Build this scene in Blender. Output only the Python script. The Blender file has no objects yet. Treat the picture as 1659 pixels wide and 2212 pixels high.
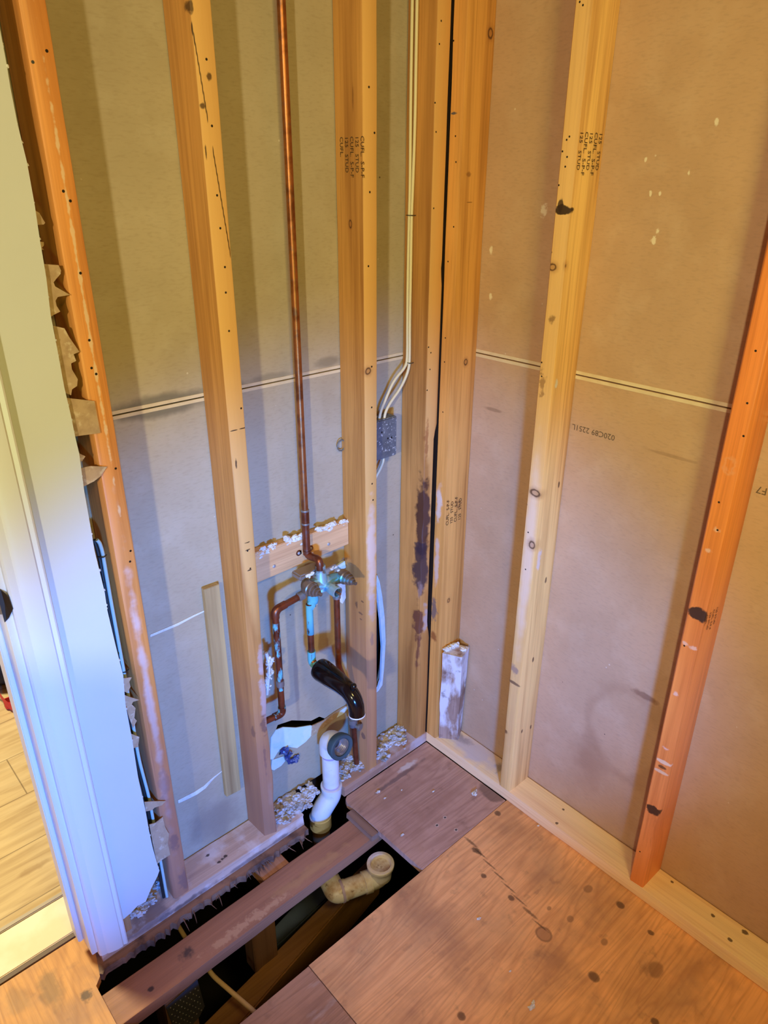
import bpy, bmesh, math, random
from mathutils import Vector, Matrix, noise

random.seed(7)
S = bpy.context.scene
COL = S.collection
W, H = 1659, 2212

# ------------------------------------------------------------------ camera
CAM = Vector((-1.3019, -1.2140, 1.6368))
YAW, PITCH, ROLL, FPX = 0.827433, -0.437596, 0.004821, 1556.92
fw = Vector((math.cos(PITCH)*math.cos(YAW), math.cos(PITCH)*math.sin(YAW), math.sin(PITCH)))
rt0 = Vector((math.sin(YAW), -math.cos(YAW), 0.0))
up0 = rt0.cross(fw)
rt = math.cos(ROLL)*rt0 + math.sin(ROLL)*up0
up = -math.sin(ROLL)*rt0 + math.cos(ROLL)*up0
cd = bpy.data.cameras.new('camera')
cam = bpy.data.objects.new('camera', cd)
COL.objects.link(cam)
M = Matrix((rt, up, -fw)).transposed().to_4x4()
M.translation = CAM
cam.matrix_world = M
cd.sensor_fit = 'VERTICAL'
cd.sensor_height = 24.0
cd.lens = FPX/H*24.0
cd.clip_start = 0.02
S.camera = cam

def px(x, y, ax, v):
    """world point where the sight line through photo pixel (x, y) meets the plane axis ax = v"""
    d = rt*((x-W/2)/FPX) + up*(-(y-H/2)/FPX) + fw
    t = (v-CAM[ax])/d[ax]
    return CAM + d*t

# ------------------------------------------------------------------ light and exposure
S.view_settings.view_transform = 'Standard'
S.view_settings.look = 'None'
S.view_settings.gamma = 1.0
S.view_settings.use_curve_mapping = False
S.view_settings.exposure = 0.0
wd = bpy.data.worlds.new('world')
S.world = wd
wd.use_nodes = True
wd.node_tree.nodes['Background'].inputs[0].default_value = (1.0, 0.32, 0.06, 1)
wd.node_tree.nodes['Background'].inputs[1].default_value = 0.20

def aim(o, src, dst):
    o.location = src
    o.rotation_euler = (Vector(dst)-Vector(src)).to_track_quat('-Z', 'Y').to_euler()

def lamp(name, kind, src, dst, col, watt, **kw):
    l = bpy.data.lights.new(name, kind)
    l.color = col
    l.energy = watt
    for k, v in kw.items():
        setattr(l, k, v)
    o = bpy.data.objects.new(name, l)
    COL.objects.link(o)
    aim(o, src, dst)
    return o

# vanity lamp far to the left, cool window light low behind the camera, warm ceiling lamp, hallway lamp
lamp('vanity_lamp', 'SPOT', (-3.3, -2.3, 2.05), (-0.20, -0.20, 1.10), (1.000, 0.920, 0.560), 252, spot_size=math.radians(46), spot_blend=1.0, shadow_soft_size=0.07)
win = lamp('window_sky', 'SPOT', (-1.60, -2.05, 0.70), (-0.42, 0.0, 0.52), (0.040, 0.245, 1.000), 400, spot_size=math.radians(52), spot_blend=0.6, shadow_soft_size=0.10)
win.scale = (1.0, 0.74, 1.0)
lamp('window_garden', 'SPOT', (-1.60, -2.05, 0.80), (-0.30, -0.05, 1.65), (0.480, 1.000, 0.300), 28, spot_size=math.radians(84), spot_blend=1.0, shadow_soft_size=0.10)
lamp('ceiling_lamp', 'AREA', (-1.1, -1.75, 2.35), (0.0, -0.6, 0.7), (1.000, 0.790, 0.240), 14.5, shape='DISK', size=0.35)
lamp('hall_lamp', 'AREA', (-1.5, 1.1, 2.4), (-1.15, 0.7, 0.0), (1.000, 0.980, 0.660), 76, shape='DISK', size=0.4)

# ------------------------------------------------------------------ materials
def lin(c):
    r = []
    for v in c[:3]:
        v = v/255.0
        r.append(v/12.92 if v <= 0.04045 else ((v+0.055)/1.055)**2.4)
    return (r[0], r[1], r[2], 1.0)

class NT:
    def __init__(self, name, rough=0.6, metal=0.0):
        self.m = bpy.data.materials.new(name)
        self.m.use_nodes = True
        self.t = self.m.node_tree
        self.n = self.t.nodes
        self.l = self.t.links
        self.b = self.n['Principled BSDF']
        self.b.inputs['Roughness'].default_value = rough
        self.b.inputs['Metallic'].default_value = metal
        self.geo = self.n.new('ShaderNodeNewGeometry')
        self.pos = self.geo.outputs['Position']
        self.col = None
        self.hgt = None
    def N(self, kind, **kw):
        n = self.n.new(kind)
        for k, v in kw.items():
            setattr(n, k, v)
        return n
    def L(self, a, b):
        self.l.new(a, b)
    def mapped(self, scale, loc=(0, 0, 0), rot=(0, 0, 0)):
        mp = self.N('ShaderNodeMapping')
        mp.inputs['Scale'].default_value = scale
        mp.inputs['Location'].default_value = loc
        mp.inputs['Rotation'].default_value = rot
        self.L(self.pos, mp.inputs['Vector'])
        return mp.outputs[0]
    def noise(self, scale=(1, 1, 1), detail=4, rough=0.55, loc=(0, 0, 0), rot=(0, 0, 0), dist=0.0):
        n = self.N('ShaderNodeTexNoise')
        n.inputs['Scale'].default_value = 1.0
        n.inputs['Detail'].default_value = detail
        n.inputs['Roughness'].default_value = rough
        n.inputs['Distortion'].default_value = dist
        self.L(self.mapped(scale, loc, rot), n.inputs['Vector'])
        return n.outputs['Fac']
    def ramp(self, fac, a, b, lo=0.0, hi=1.0, smooth=False):
        m = self.N('ShaderNodeMapRange')
        if smooth:
            m.interpolation_type = 'SMOOTHSTEP'
        m.inputs['From Min'].default_value = a
        m.inputs['From Max'].default_value = b
        m.inputs['To Min'].default_value = lo
        m.inputs['To Max'].default_value = hi
        self.L(fac, m.inputs['Value'])
        return m.outputs[0]
    def math(self, op, a, b=None, c=None):
        m = self.N('ShaderNodeMath', operation=op)
        for i, v in enumerate((a, b, c)):
            if v is None:
                continue
            if isinstance(v, (int, float)):
                m.inputs[i].default_value = v
            else:
                self.L(v, m.inputs[i])
        return m.outputs[0]
    def base(self, c):
        r = self.N('ShaderNodeRGB')
        r.outputs[0].default_value = lin(c)
        self.col = r.outputs[0]
    def mix(self, fac, c, blend='MIX'):
        m = self.N('ShaderNodeMix', data_type='RGBA', blend_type=blend)
        if isinstance(fac, (int, float)):
            m.inputs[0].default_value = fac
        else:
            self.L(fac, m.inputs[0])
        self.L(self.col, m.inputs[6])
        if isinstance(c, tuple):
            m.inputs[7].default_value = lin(c)
        else:
            self.L(c, m.inputs[7])
        self.col = m.outputs[2]
    def blotch(self, c, scale=3, a=0.5, b=0.7, amt=0.5, loc=(0, 0, 0), stretch=(1, 1, 1), detail=5):
        s = tuple(scale*k for k in stretch)
        f = self.noise(s, detail=detail, loc=loc)
        self.mix(self.ramp(f, a, b, 0, amt), c)
    def stain(self, p, r, c, amt=1.0, soft=0.4, wob=0.25, wscale=40, ring=None):
        """a mark with a shape of its own: ellipsoid at p with radii r, noisy edge; ring = inner fraction"""
        v = self.N('ShaderNodeVectorMath', operation='SUBTRACT')
        self.L(self.pos, v.inputs[0])
        v.inputs[1].default_value = p
        d = self.N('ShaderNodeVectorMath', operation='DIVIDE')
        self.L(v.outputs[0], d.inputs[0])
        d.inputs[1].default_value = r
        ln = self.N('ShaderNodeVectorMath', operation='LENGTH')
        self.L(d.outputs[0], ln.inputs[0])
        x = ln.outputs['Value']
        if wob:
            nz = self.noise((wscale,)*3, detail=3, loc=(p[0]*7, p[1]*5, p[2]*3))
            x = self.math('ADD', x, self.math('MULTIPLY', self.math('SUBTRACT', nz, 0.5), wob*4))
        f = self.ramp(x, 1.0-soft, 1.0, amt, 0.0, smooth=True)
        if ring is not None:
            g = self.ramp(x, ring-0.25, ring+0.05, 0.0, 1.0, smooth=True)
            f = self.math('MULTIPLY', f, g)
        self.mix(f, c)
    def bump(self, h, strength=0.3, dist=0.002):
        b = self.N('ShaderNodeBump')
        b.inputs['Strength'].default_value = strength
        b.inputs['Distance'].default_value = dist
        self.L(h, b.inputs['Height'])
        self.L(b.outputs[0], self.b.inputs['Normal'])
    def done(self):
        if self.col is not None:
            self.L(self.col, self.b.inputs['Base Color'])
        return self.m

def plain(name, c, rough=0.5, metal=0.0, spec=None):
    t = NT(name, rough, metal)
    t.base(c)
    if spec is not None:
        t.b.inputs['Specular IOR Level'].default_value = spec
    return t.done()

AX = {'x': 0, 'y': 1, 'z': 2}
def wood_nt(name, c, dark, axis='z', seed=0, rough=0.6, grain=1.0, streak=0.8, blot=None):
    """sawn softwood: grain stretched along axis"""
    t = NT(name, rough)
    t.base(c)
    i = AX[axis]
    s1 = [34.0, 34.0, 34.0]; s1[i] = 1.3
    s2 = [190.0, 190.0, 190.0]; s2[i] = 4.0
    s3 = [9.0, 9.0, 9.0]; s3[i] = 1.6
    lo = (seed*1.7, seed*2.3, seed*0.9)
    f1 = t.noise(tuple(s1), detail=5, loc=lo, dist=0.6)
    t.mix(t.ramp(f1, 0.42, 0.72, 0.0, streak*grain), dark)
    f2 = t.noise(tuple(s2), detail=3, loc=lo)
    t.mix(t.ramp(f2, 0.48, 0.75, 0.0, 0.5*grain), dark)
    light = tuple(min(255, v*1.12+6) for v in c)
    f3 = t.noise(tuple(s3), detail=3, loc=(lo[1], lo[0], lo[2]))
    t.mix(t.ramp(f3, 0.45, 0.75, 0.0, 0.5), light)
    if blot:
        t.blotch(blot, scale=7, a=0.5, b=0.75, amt=0.45, loc=lo)
    t.bump(t.math('ADD', f1, f2), 0.25, 0.0012)
    return t

def knot(t, p, r, amt=0.9):
    t.stain(p, tuple(v*1.9 for v in r), (150, 90, 45), amt*0.55, 0.8, 0.15, 60)
    t.stain(p, r, (70, 38, 18), amt, 0.35, 0.12, 80, ring=0.62)

def holes(t, pts, r=0.0022, halo=True):
    for p in pts:
        t.stain(p, (r, r, r), (22, 14, 8), 1.0, 0.25, 0.0)

# ------------------------------------------------------------------ mesh helpers
class MB:
    def __init__(self):
        self.bm = bmesh.new()
    def box(self, lo, hi):
        v = [self.bm.verts.new((x, y, z)) for x in (lo[0], hi[0]) for y in (lo[1], hi[1]) for z in (lo[2], hi[2])]
        for f in ((0, 1, 3, 2), (4, 6, 7, 5), (0, 4, 5, 1), (2, 3, 7, 6), (0, 2, 6, 4), (1, 5, 7, 3)):
            self.bm.faces.new([v[i] for i in f])
        return self
    def hexa(self, bot, top):
        b = [self.bm.verts.new(p) for p in bot]
        t = [self.bm.verts.new(p) for p in top]
        n = len(b)
        self.bm.faces.new(list(reversed(b)))
        self.bm.faces.new(t)
        for i in range(n):
            self.bm.faces.new([b[i], b[(i+1) % n], t[(i+1) % n], t[i]])
        return self
    def slab(self, pts, off):
        """flat outline pts with thickness vector off"""
        off = Vector(off)
        pts = [Vector(p) for p in pts]
        return self.hexa(pts, [p+off for p in pts])
    def tube(self, pts, rad, seg=16, cap=True):
        pts = [Vector(p) for p in pts]
        n = len(pts)
        if not hasattr(rad, '__len__'):
            rad = [rad]*n
        tang = []
        for i in range(n):
            a = pts[max(i-1, 0)]; b = pts[min(i+1, n-1)]
            tang.append((b-a).normalized())
        ref = Vector((0, 0, 1)) if abs(tang[0].z) < 0.9 else Vector((1, 0, 0))
        u = tang[0].cross(ref).normalized()
        rings = []
        for i in range(n):
            u = (u - tang[i]*u.dot(tang[i])).normalized()
            w = tang[i].cross(u)
            rings.append([self.bm.verts.new(pts[i]+(u*math.cos(2*math.pi*k/seg)+w*math.sin(2*math.pi*k/seg))*rad[i]) for k in range(seg)])
        for i in range(n-1):
            for k in range(seg):
                self.bm.faces.new([rings[i][k], rings[i][(k+1) % seg], rings[i+1][(k+1) % seg], rings[i+1][k]])
        if cap:
            self.bm.faces.new(list(reversed(rings[0])))
            self.bm.faces.new(rings[-1])
        return self
    def lathe(self, p0, axis, prof, seg=28, cap=True):
        """prof = [(t along axis, radius)]"""
        a = Vector(axis).normalized()
        p0 = Vector(p0)
        ref = Vector((0, 0, 1)) if abs(a.z) < 0.9 else Vector((1, 0, 0))
        u = a.cross(ref).normalized(); w = a.cross(u)
        rings = []
        for t, r in prof:
            rings.append([self.bm.verts.new(p0+a*t+(u*math.cos(2*math.pi*k/seg)+w*math.sin(2*math.pi*k/seg))*r) for k in range(seg)])
        for i in range(len(rings)-1):
            for k in range(seg):
                self.bm.faces.new([rings[i][k], rings[i][(k+1) % seg], rings[i+1][(k+1) % seg], rings[i+1][k]])
        if cap:
            self.bm.faces.new(list(reversed(rings[0])))
            self.bm.faces.new(rings[-1])
        return self
    def chunk(self, c, r, seed=0, sub=2, rough=0.35, sq=(1, 1, 1), freq=2.2):
        d = bmesh.ops.create_icosphere(self.bm, subdivisions=sub, radius=1.0)
        c = Vector(c)
        for v in d['verts']:
            n = noise.noise(v.co*freq+Vector((seed*3.1, seed*1.7, seed*0.7)))
            k = 1.0+rough*n*1.6
            v.co = c+Vector((v.co.x*sq[0], v.co.y*sq[1], v.co.z*sq[2]))*r*k
        return self
    def clean(self):
        bmesh.ops.recalc_face_normals(self.bm, faces=self.bm.faces)
        return self
    def jitter(self, amp, freq=14, seed=0.0):
        for v in self.bm.verts:
            p = v.co*freq
            v.co += Vector((noise.noise(p+Vector((seed, 0, 0))), noise.noise(p+Vector((0, seed+9, 0))), noise.noise(p+Vector((0, 0, seed+21)))))*amp
        return self

WL = {}
def link(name, bm, mat, parent=None, smooth=False, bevel=0.0, auto=None):
    bmesh.ops.recalc_face_normals(bm, faces=bm.faces)
    if bevel > 0:
        bmesh.ops.bevel(bm, geom=[e for e in bm.edges if e.calc_face_angle(0) > 0.6], offset=bevel, segments=2, affect='EDGES', clamp_overlap=True)
        bmesh.ops.recalc_face_normals(bm, faces=bm.faces)
    co = [v.co for v in bm.verts]
    lo = Vector((min(c.x for c in co), min(c.y for c in co), min(c.z for c in co)))
    hi = Vector((max(c.x for c in co), max(c.y for c in co), max(c.z for c in co)))
    base = Vector(((lo.x+hi.x)/2, (lo.y+hi.y)/2, lo.z))
    for v in bm.verts:
        v.co -= base
    me = bpy.data.meshes.new(name)
    bm.to_mesh(me)
    bm.free()
    if mat:
        me.materials.append(mat)
    if smooth:
        for p in me.polygons:
            p.use_smooth = True
        if auto:
            me.set_sharp_from_angle(angle=math.radians(auto))
    o = bpy.data.objects.new(name, me)
    COL.objects.link(o)
    WL[o] = base
    if parent is not None:
        o.parent = parent
        o.location = base-WL[parent]
    else:
        o.location = base
    return o

def obj(name, mb, mat, parent=None, **kw):
    return link(name, mb.bm, mat, parent, **kw)

def empty(name, loc):
    o = bpy.data.objects.new(name, None)
    o.empty_display_size = 0.05
    o.location = loc
    COL.objects.link(o)
    WL[o] = Vector(loc)
    return o

def tag(o, label, cat, group=None, kind=None):
    o['label'] = label
    o['category'] = cat
    if group:
        o['group'] = group
    if kind:
        o['kind'] = kind
    return o

def struct(o, label=None):
    o['kind'] = 'structure'
    if label:
        o['label'] = label
    return o

def fillet(pts, r, n=7):
    """rounded polyline through pts"""
    pts = [Vector(p) for p in pts]
    out = [pts[0]]
    for i in range(1, len(pts)-1):
        a, b, c = pts[i-1], pts[i], pts[i+1]
        ra = min(r, (a-b).length*0.49, (c-b).length*0.49)
        p, q = b+(a-b).normalized()*ra, b+(c-b).normalized()*ra
        for k in range(n+1):
            t = k/n
            out.append(p*(1-t)**2+b*2*t*(1-t)+q*t*t)
    out.append(pts[-1])
    return out

def text_part(name, lines, origin, right, down, size, mat, parent, gap=1.25):
    """printed lettering: a thin text mesh on a surface"""
    bm = bmesh.new()
    right = Vector(right).normalized(); down = Vector(down).normalized()
    nrm = right.cross(-down)
    for k, (txt, s) in enumerate(lines):
        cu = bpy.data.curves.new('lettering', 'FONT')
        cu.body = txt
        cu.size = size*s
        cu.extrude = 0.00008
        cu.resolution_u = 2
        o = bpy.data.objects.new('lettering', cu)
        COL.objects.link(o)
        dg = bpy.context.evaluated_depsgraph_get()
        dg.update()
        me = bpy.data.meshes.new_from_object(o.evaluated_get(dg))
        off = Vector(origin)+down*(k*size*gap)
        me.transform(Matrix((
            (right.x, -down.x, nrm.x, off.x), (right.y, -down.y, nrm.y, off.y), (right.z, -down.z, nrm.z, off.z), (0, 0, 0, 1))))
        bm.from_mesh(me)
        bpy.data.objects.remove(o)
        bpy.data.curves.remove(cu)
        bpy.data.meshes.remove(me)
    return link(name, bm, mat, parent)

# ------------------------------------------------------------------ shared materials
m_ink = plain('stamp_ink', (58, 40, 22), 0.8)
m_inkgrey = plain('board_print_ink', (104, 84, 66), 0.9)

def copper(name, seed, patina=0.0, base=(150, 92, 58)):
    t = NT(name, 0.38, 0.75)
    t.base(base)
    t.blotch((96, 52, 32), 30, 0.45, 0.65, 0.7, loc=(seed, 0, 0))
    t.blotch((120, 100, 92), 55, 0.56, 0.68, 0.6, loc=(0, seed, 0))
    if patina:
        f = t.noise((60, 60, 22), detail=5, loc=(seed, seed, 0))
        f = t.ramp(f, 0.62-patina*0.32, 0.70-patina*0.30, 0, 0.95)
        t.mix(f, (98, 186, 205))
        inv = t.math('MULTIPLY', t.math('SUBTRACT', 1.0, f), 0.75)
        t.L(inv, t.b.inputs['Metallic'])
        t.L(t.ramp(f, 0, 1, 0.38, 0.85), t.b.inputs['Roughness'])
    return t.done()
m_copper = copper('copper_riser', 1.0, 0.0, (176, 112, 66))
m_copper2 = copper('copper_brown', 4.0, 0.0, (140, 82, 56))
m_copper_p = copper('copper_patina', 2.5, 0.35, (128, 76, 54))
m_copper_pp = copper('copper_heavy_patina', 6.2, 0.95, (110, 70, 52))
m_solder = plain('solder_grey', (140, 140, 142), 0.45, 0.6)
m_steel = plain('steel_zinc', (176, 178, 182), 0.4, 0.4)
m_white_crumb = None
t = NT('gypsum_crumb', 0.9)
t.base((222, 222, 220)); t.blotch((178, 170, 160), 60, 0.45, 0.7, 0.7); t.blotch((245, 246, 248), 30, 0.5, 0.6, 0.6)
m_gyp = t.done()
t = NT('gypsum_core_pale_blue', 0.9)
t.base((206, 232, 244)); t.blotch((172, 206, 222), 40, 0.5, 0.75, 0.7); t.blotch((232, 240, 244), 18, 0.5, 0.6, 0.6)
m_core = t.done()
t = NT('torn_kraft_paper', 0.9)
t.base((186, 156, 122)); t.blotch((150, 118, 88), 45, 0.45, 0.7, 0.7); t.blotch((214, 194, 166), 70, 0.55, 0.65, 0.6)
m_kraft = t.done()
m_black = plain('hole_shade_black', (14, 12, 10), 0.9)  # shade inside holes, put in as a near-black colour

# ------------------------------------------------------------------ room shell
D = 0.089          # stud depth
PT = 0.038         # plate thickness
SEAM_L, SEAM_R = 1.225, 1.2345

def board_nt(name, seed, c, c2, c3):
    t = NT(name, 0.85)
    t.base(c)
    t.blotch(c2, 5, 0.42, 0.7, 0.6, loc=(seed, 0, 0))
    t.blotch(c3, 11, 0.5, 0.72, 0.5, loc=(0, seed, 0))
    f = t.noise((70, 70, 260), detail=4, loc=(seed, 1, 2))
    t.mix(t.ramp(f, 0.5, 0.8, 0, 0.28), (138, 118, 94))
    # sparse specks
    v = t.N('ShaderNodeTexVoronoi'); v.inputs['Scale'].default_value = 9
    t.L(t.pos, v.inputs['Vector'])
    t.mix(t.ramp(v.outputs['Distance'], 0.012, 0.022, 0.85, 0.0), (52, 38, 26))
    v2 = t.N('ShaderNodeTexVoronoi'); v2.inputs['Scale'].default_value = 14
    t.L(t.mapped((1, 1, 1), (3.3, 1.7, 0.6)), v2.inputs['Vector'])
    t.mix(t.ramp(v2.outputs['Distance'], 0.02, 0.035, 0.5, 0.0), (232, 222, 204))
    t.bump(f, 0.12, 0.001)
    return t

t = board_nt('kraft_board_left', 1.0, (182, 166, 139), (166, 150, 123), (191, 178, 155))
# grey smudge along the seam, scuffs low down
t.stain((-0.70, D, 1.225), (0.14, 0.02, 0.030), (104, 98, 84), 0.75, 0.5, 0.12, 30)
t.stain((-0.55, D, 1.232), (0.06, 0.02, 0.022), (120, 112, 94), 0.6, 0.5, 0.12, 30)
t.stain((-0.44, D, 1.236), (0.07, 0.02, 0.014), (124, 114, 94), 0.5, 0.6, 0.12, 30)
t.stain((-0.28, D, 1.246), (0.05, 0.02, 0.016), (120, 110, 92), 0.55, 0.6, 0.12, 30)
t.stain((-0.70, D, 0.10), (0.10, 0.02, 0.10), (128, 112, 100), 0.5, 0.7, 0.2, 22)
t.stain((-0.47, D, 0.55), (0.015, 0.02, 0.20), (128, 106, 92), 0.45, 0.7, 0.2, 22)
t.stain((-0.42, D, 0.40), (0.010, 0.02, 0.17), (140, 118, 104), 0.45, 0.7, 0.2, 22)
m_bl = t.done()
t = board_nt('kraft_board_right', 2.0, (197, 160, 126), (180, 144, 110), (205, 173, 142))
cst = px(1350, 1585, 0, D)
t.stain(tuple(cst), (0.03, 0.13, 0.165), (146, 104, 72), 0.45, 0.30, 0.12, 14, ring=0.86)
t.stain(tuple(px(1270, 1640, 0, D)), (0.03, 0.07, 0.12), (150, 104, 70), 0.5, 0.8, 0.2, 14)
t.stain(tuple(px(1395, 1505, 0, D)), (0.03, 0.05, 0.012), (118, 74, 52), 0.6, 0.6, 0.3, 50)
for (x, y, rr) in ((1548, 262, .008), (1488, 372, .006), (1395, 345, .005), (1405, 418, .006), (1425, 418, .005), (1412, 520, .010), (1420, 500, .007), (1175, 455, .016), (1060, 540, .010), (1060, 640, .010)):
    t.stain(tuple(px(x, y, 0, D)), (.02, rr*0.6, rr), (236, 226, 200), 0.75, 0.6, 0.5, 120)
t.stain(tuple(px(1450, 985, 0, D)), (.02, .07, .005), (128, 96, 68), 0.35, 0.5, 0.1, 60)
t.stain(tuple(px(1065, 885, 0, D)), (.02, .035, .006), (128, 96, 68), 0.5, 0.5, 0.1, 60)
m_br = t.done()
t = NT('seam_paper', 0.85)
t.base((226, 206, 170)); t.blotch((204, 180, 142), 30, 0.4, 0.7, 0.6)
m_seam = t.done()

def cut(o, cutter):
    """boolean difference baked into the mesh"""
    md = o.modifiers.new('cut', 'BOOLEAN')
    md.operation = 'DIFFERENCE'
    md.solver = 'EXACT'
    md.object = cutter
    dg = bpy.context.evaluated_depsgraph_get()
    dg.update()
    me = bpy.data.meshes.new_from_object(o.evaluated_get(dg))
    o.modifiers.remove(md)
    old = o.data
    o.data = me
    bpy.data.meshes.remove(old)
    bpy.data.objects.remove(cutter)

mb = MB()
mb.box((-0.995, D, 0.030), (0.101, D+0.0125, SEAM_L-0.0013))
mb.box((-0.995, D, SEAM_L+0.0013), (0.101, D+0.0125, 2.44))
wall_left = struct(obj('wall_left', mb, m_bl))
# holes torn through the board: beside the stud right of the valve, and above the drain
hp = [px(*p, 1, D) for p in ((813, 1300), (818, 1305), (826, 1350), (828, 1400), (824, 1450), (819, 1482), (812, 1485))]
c = obj('cutter', MB().slab([p-Vector((0, 0.02, 0)) for p in hp], (0, 0.06, 0)), None)
cut(wall_left, c)
hp = [px(*p, 1, D) for p in ((586, 1600), (600, 1566), (630, 1556), (672, 1557), (690, 1548), (712, 1556), (690, 1574), (640, 1576), (612, 1580), (600, 1592))]
c = obj('cutter', MB().slab([p-Vector((0, 0.02, 0)) for p in hp], (0, 0.06, 0)), None)
cut(wall_left, c)
for z0, z1 in ((SEAM_L-0.0082, SEAM_L-0.0015), (SEAM_L+0.0015, SEAM_L+0.0082)):
    obj('seam_edge', MB().box((-0.995, D-0.0009, z0), (0.0, D-0.0001, z1)), m_seam, wall_left)

mb = MB()
mb.box((D, -2.4, 0.030), (D+0.0125, D-0.001, SEAM_R-0.0013))
mb.box((D, -2.4, SEAM_R+0.0013), (D+0.0125, D-0.001, 2.44))
wall_right = struct(obj('wall_right', mb, m_br))
for z0, z1 in ((SEAM_R-0.0092, SEAM_R-0.0017), (SEAM_R+0.0017, SEAM_R+0.0092)):
    obj('seam_edge', MB().box((D-0.0009, -2.4, z0), (D-0.0001, 0.0, z1)), m_seam, wall_right)
# date code printed upside down on the right board, under the seam
p0 = px(1329, 941, 0, D-0.0006)
text_part('printed_code', [('020C89 2251L', 1.0)], p0, (0, 1, 0), (0, 0, 1), 0.0185, m_inkgrey, wall_right)
p0 = px(1659, 1056, 0, D-0.0006)
text_part('printed_code', [('F7', 1.0)], p0, (0, 1, 0), (0, 0, 1), 0.021, m_inkgrey, wall_right)

# black sheet added behind the holes, standing in for the cavity's darkness
struct(obj('dark_backing', MB().box((-0.66, 0.135, 0.0), (0.10, 0.142, 1.0)), m_black))

# --- white painted board beside the doorway
t = NT('white_wall_paint', 0.55)
t.base((210, 212, 210)); t.blotch((203, 205, 204), 4, 0.4, 0.7, 0.5)
m_paint = t.done()
yf = -0.0127
edge = [(-0.905, 2.44), (-0.905, 1.95)]
raw = [(0, 60), (14, 130), (22, 190), (40, 270), (58, 350), (75, 440), (88, 520), (100, 600), (111, 680), (125, 760), (140, 835), (155, 900), (163, 945), (170, 980), (183, 1060), (195, 1130), (204, 1190), (225, 1280), (232, 1320), (249, 1390), (265, 1460), (272, 1520), (285, 1600), (299, 1680), (315, 1750), (322, 1790), (330, 1830), (337, 1860), (345, 1880), (340, 1893), (325, 1922), (315, 1948), (297, 1957), (283, 1972), (268, 1985), (258, 1985)]
for i, (x, y) in enumerate(raw):
    p = px(x, y, 1, yf)
    edge.append((p.x+random.uniform(-0.0012, 0.0012), p.z))
edge += [(-1.05, 0.085), (-1.05, 2.44)]
mb = MB().slab([(x, yf, z) for x, z in edge], (0, 0.0125, 0))
wall_door = struct(obj('wall_doorway', mb, m_paint))
def tear(pts, cx, cy, sc, y=-0.004, curl=0.012, nm='torn_paper', mat=None):
    P = [px(cx+a/sc, cy+b/sc, 1, y) for a, b in pts]
    x0 = min(p.x for p in P)
    Q = []
    for p in P:
        s = max(0.0, p.x-x0)
        q = p.copy(); q.y = y-0.0+s*s*curl*12
        Q.append(q)
    bm = bmesh.new()
    vs = [bm.verts.new(q) for q in Q]
    f = bm.faces.new(vs)
    r = bmesh.ops.extrude_face_region(bm, geom=[f])
    for v in r['geom']:
        if isinstance(v, bmesh.types.BMVert):
            v.co.y += 0.0015
    bmesh.ops.triangulate(bm, faces=[f for f in bm.faces if len(f.verts) > 4])
    link(nm, bm, mat or m_kraft, wall_door)
tear([(190, 140), (235, 165), (255, 200), (270, 225), (262, 235), (205, 238)], 0, 400, 2.765)
tear([(218, 335), (262, 340), (262, 360), (250, 375), (262, 385), (230, 385)], 0, 400, 2.765)
tear([(250, 470), (350, 478), (365, 510), (362, 530), (340, 555), (320, 580), (330, 605), (418, 655), (345, 668), (332, 690), (338, 720), (360, 755), (320, 775), (300, 790), (285, 700)], 0, 400, 2.765)
tear([(318, 840), (385, 855), (415, 910), (475, 995), (440, 1010), (455, 1050), (425, 1065), (430, 1100), (465, 1160), (460, 1200), (430, 1220), (425, 1255), (390, 1240), (345, 1000)], 0, 400, 2.765)
tear([(390, 1270), (565, 1290), (585, 1400), (600, 1480), (440, 1502), (415, 1390)], 0, 400, 2.765, curl=0.0)
tear([(470, 1600), (510, 1620), (490, 1650), (475, 1650)], 0, 400, 2.765)
tear([(485, 1690), (540, 1678), (640, 1682), (600, 1740), (560, 1770), (500, 1800)], 0, 400, 2.765)
tear([(955, 1165), (1050, 1155), (1030, 1190), (1040, 1230), (1015, 1280), (975, 1260)], 0, 1150, 3.687)
tear([(975, 1290), (1030, 1310), (1110, 1335), (1060, 1350), (1050, 1370), (1080, 1400), (1070, 1480), (1090, 1500), (1060, 1560), (1030, 1480)], 0, 1150, 3.687)
tear([(1035, 1600), (1110, 1630), (1100, 1710), (1060, 1720)], 0, 1150, 3.687)
tear([(460, 240), (560, 230), (800, 225), (740, 290), (620, 330), (580, 370), (480, 390)], 250, 1700, 7.375)
tear([(535, 600), (640, 570), (750, 480), (790, 640), (850, 750), (830, 900), (870, 1080), (740, 1160), (660, 1230), (590, 900)], 250, 1700, 7.375, curl=0.0)
# exposed gypsum edge crumbs along the cut
mb = MB()
for k in range(40):
    i = random.randrange(2, len(edge)-6)
    a, b = edge[i], edge[i+1]
    s = random.random()
    mb.chunk((a[0]+(b[0]-a[0])*s, yf+0.003, a[1]+(b[1]-a[1])*s), random.uniform(0.0015, 0.0035), k, 1, 0.5)
o = obj('gypsum_edge', mb, m_gyp, wall_door)
o['kind'] = 'stuff'

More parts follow.
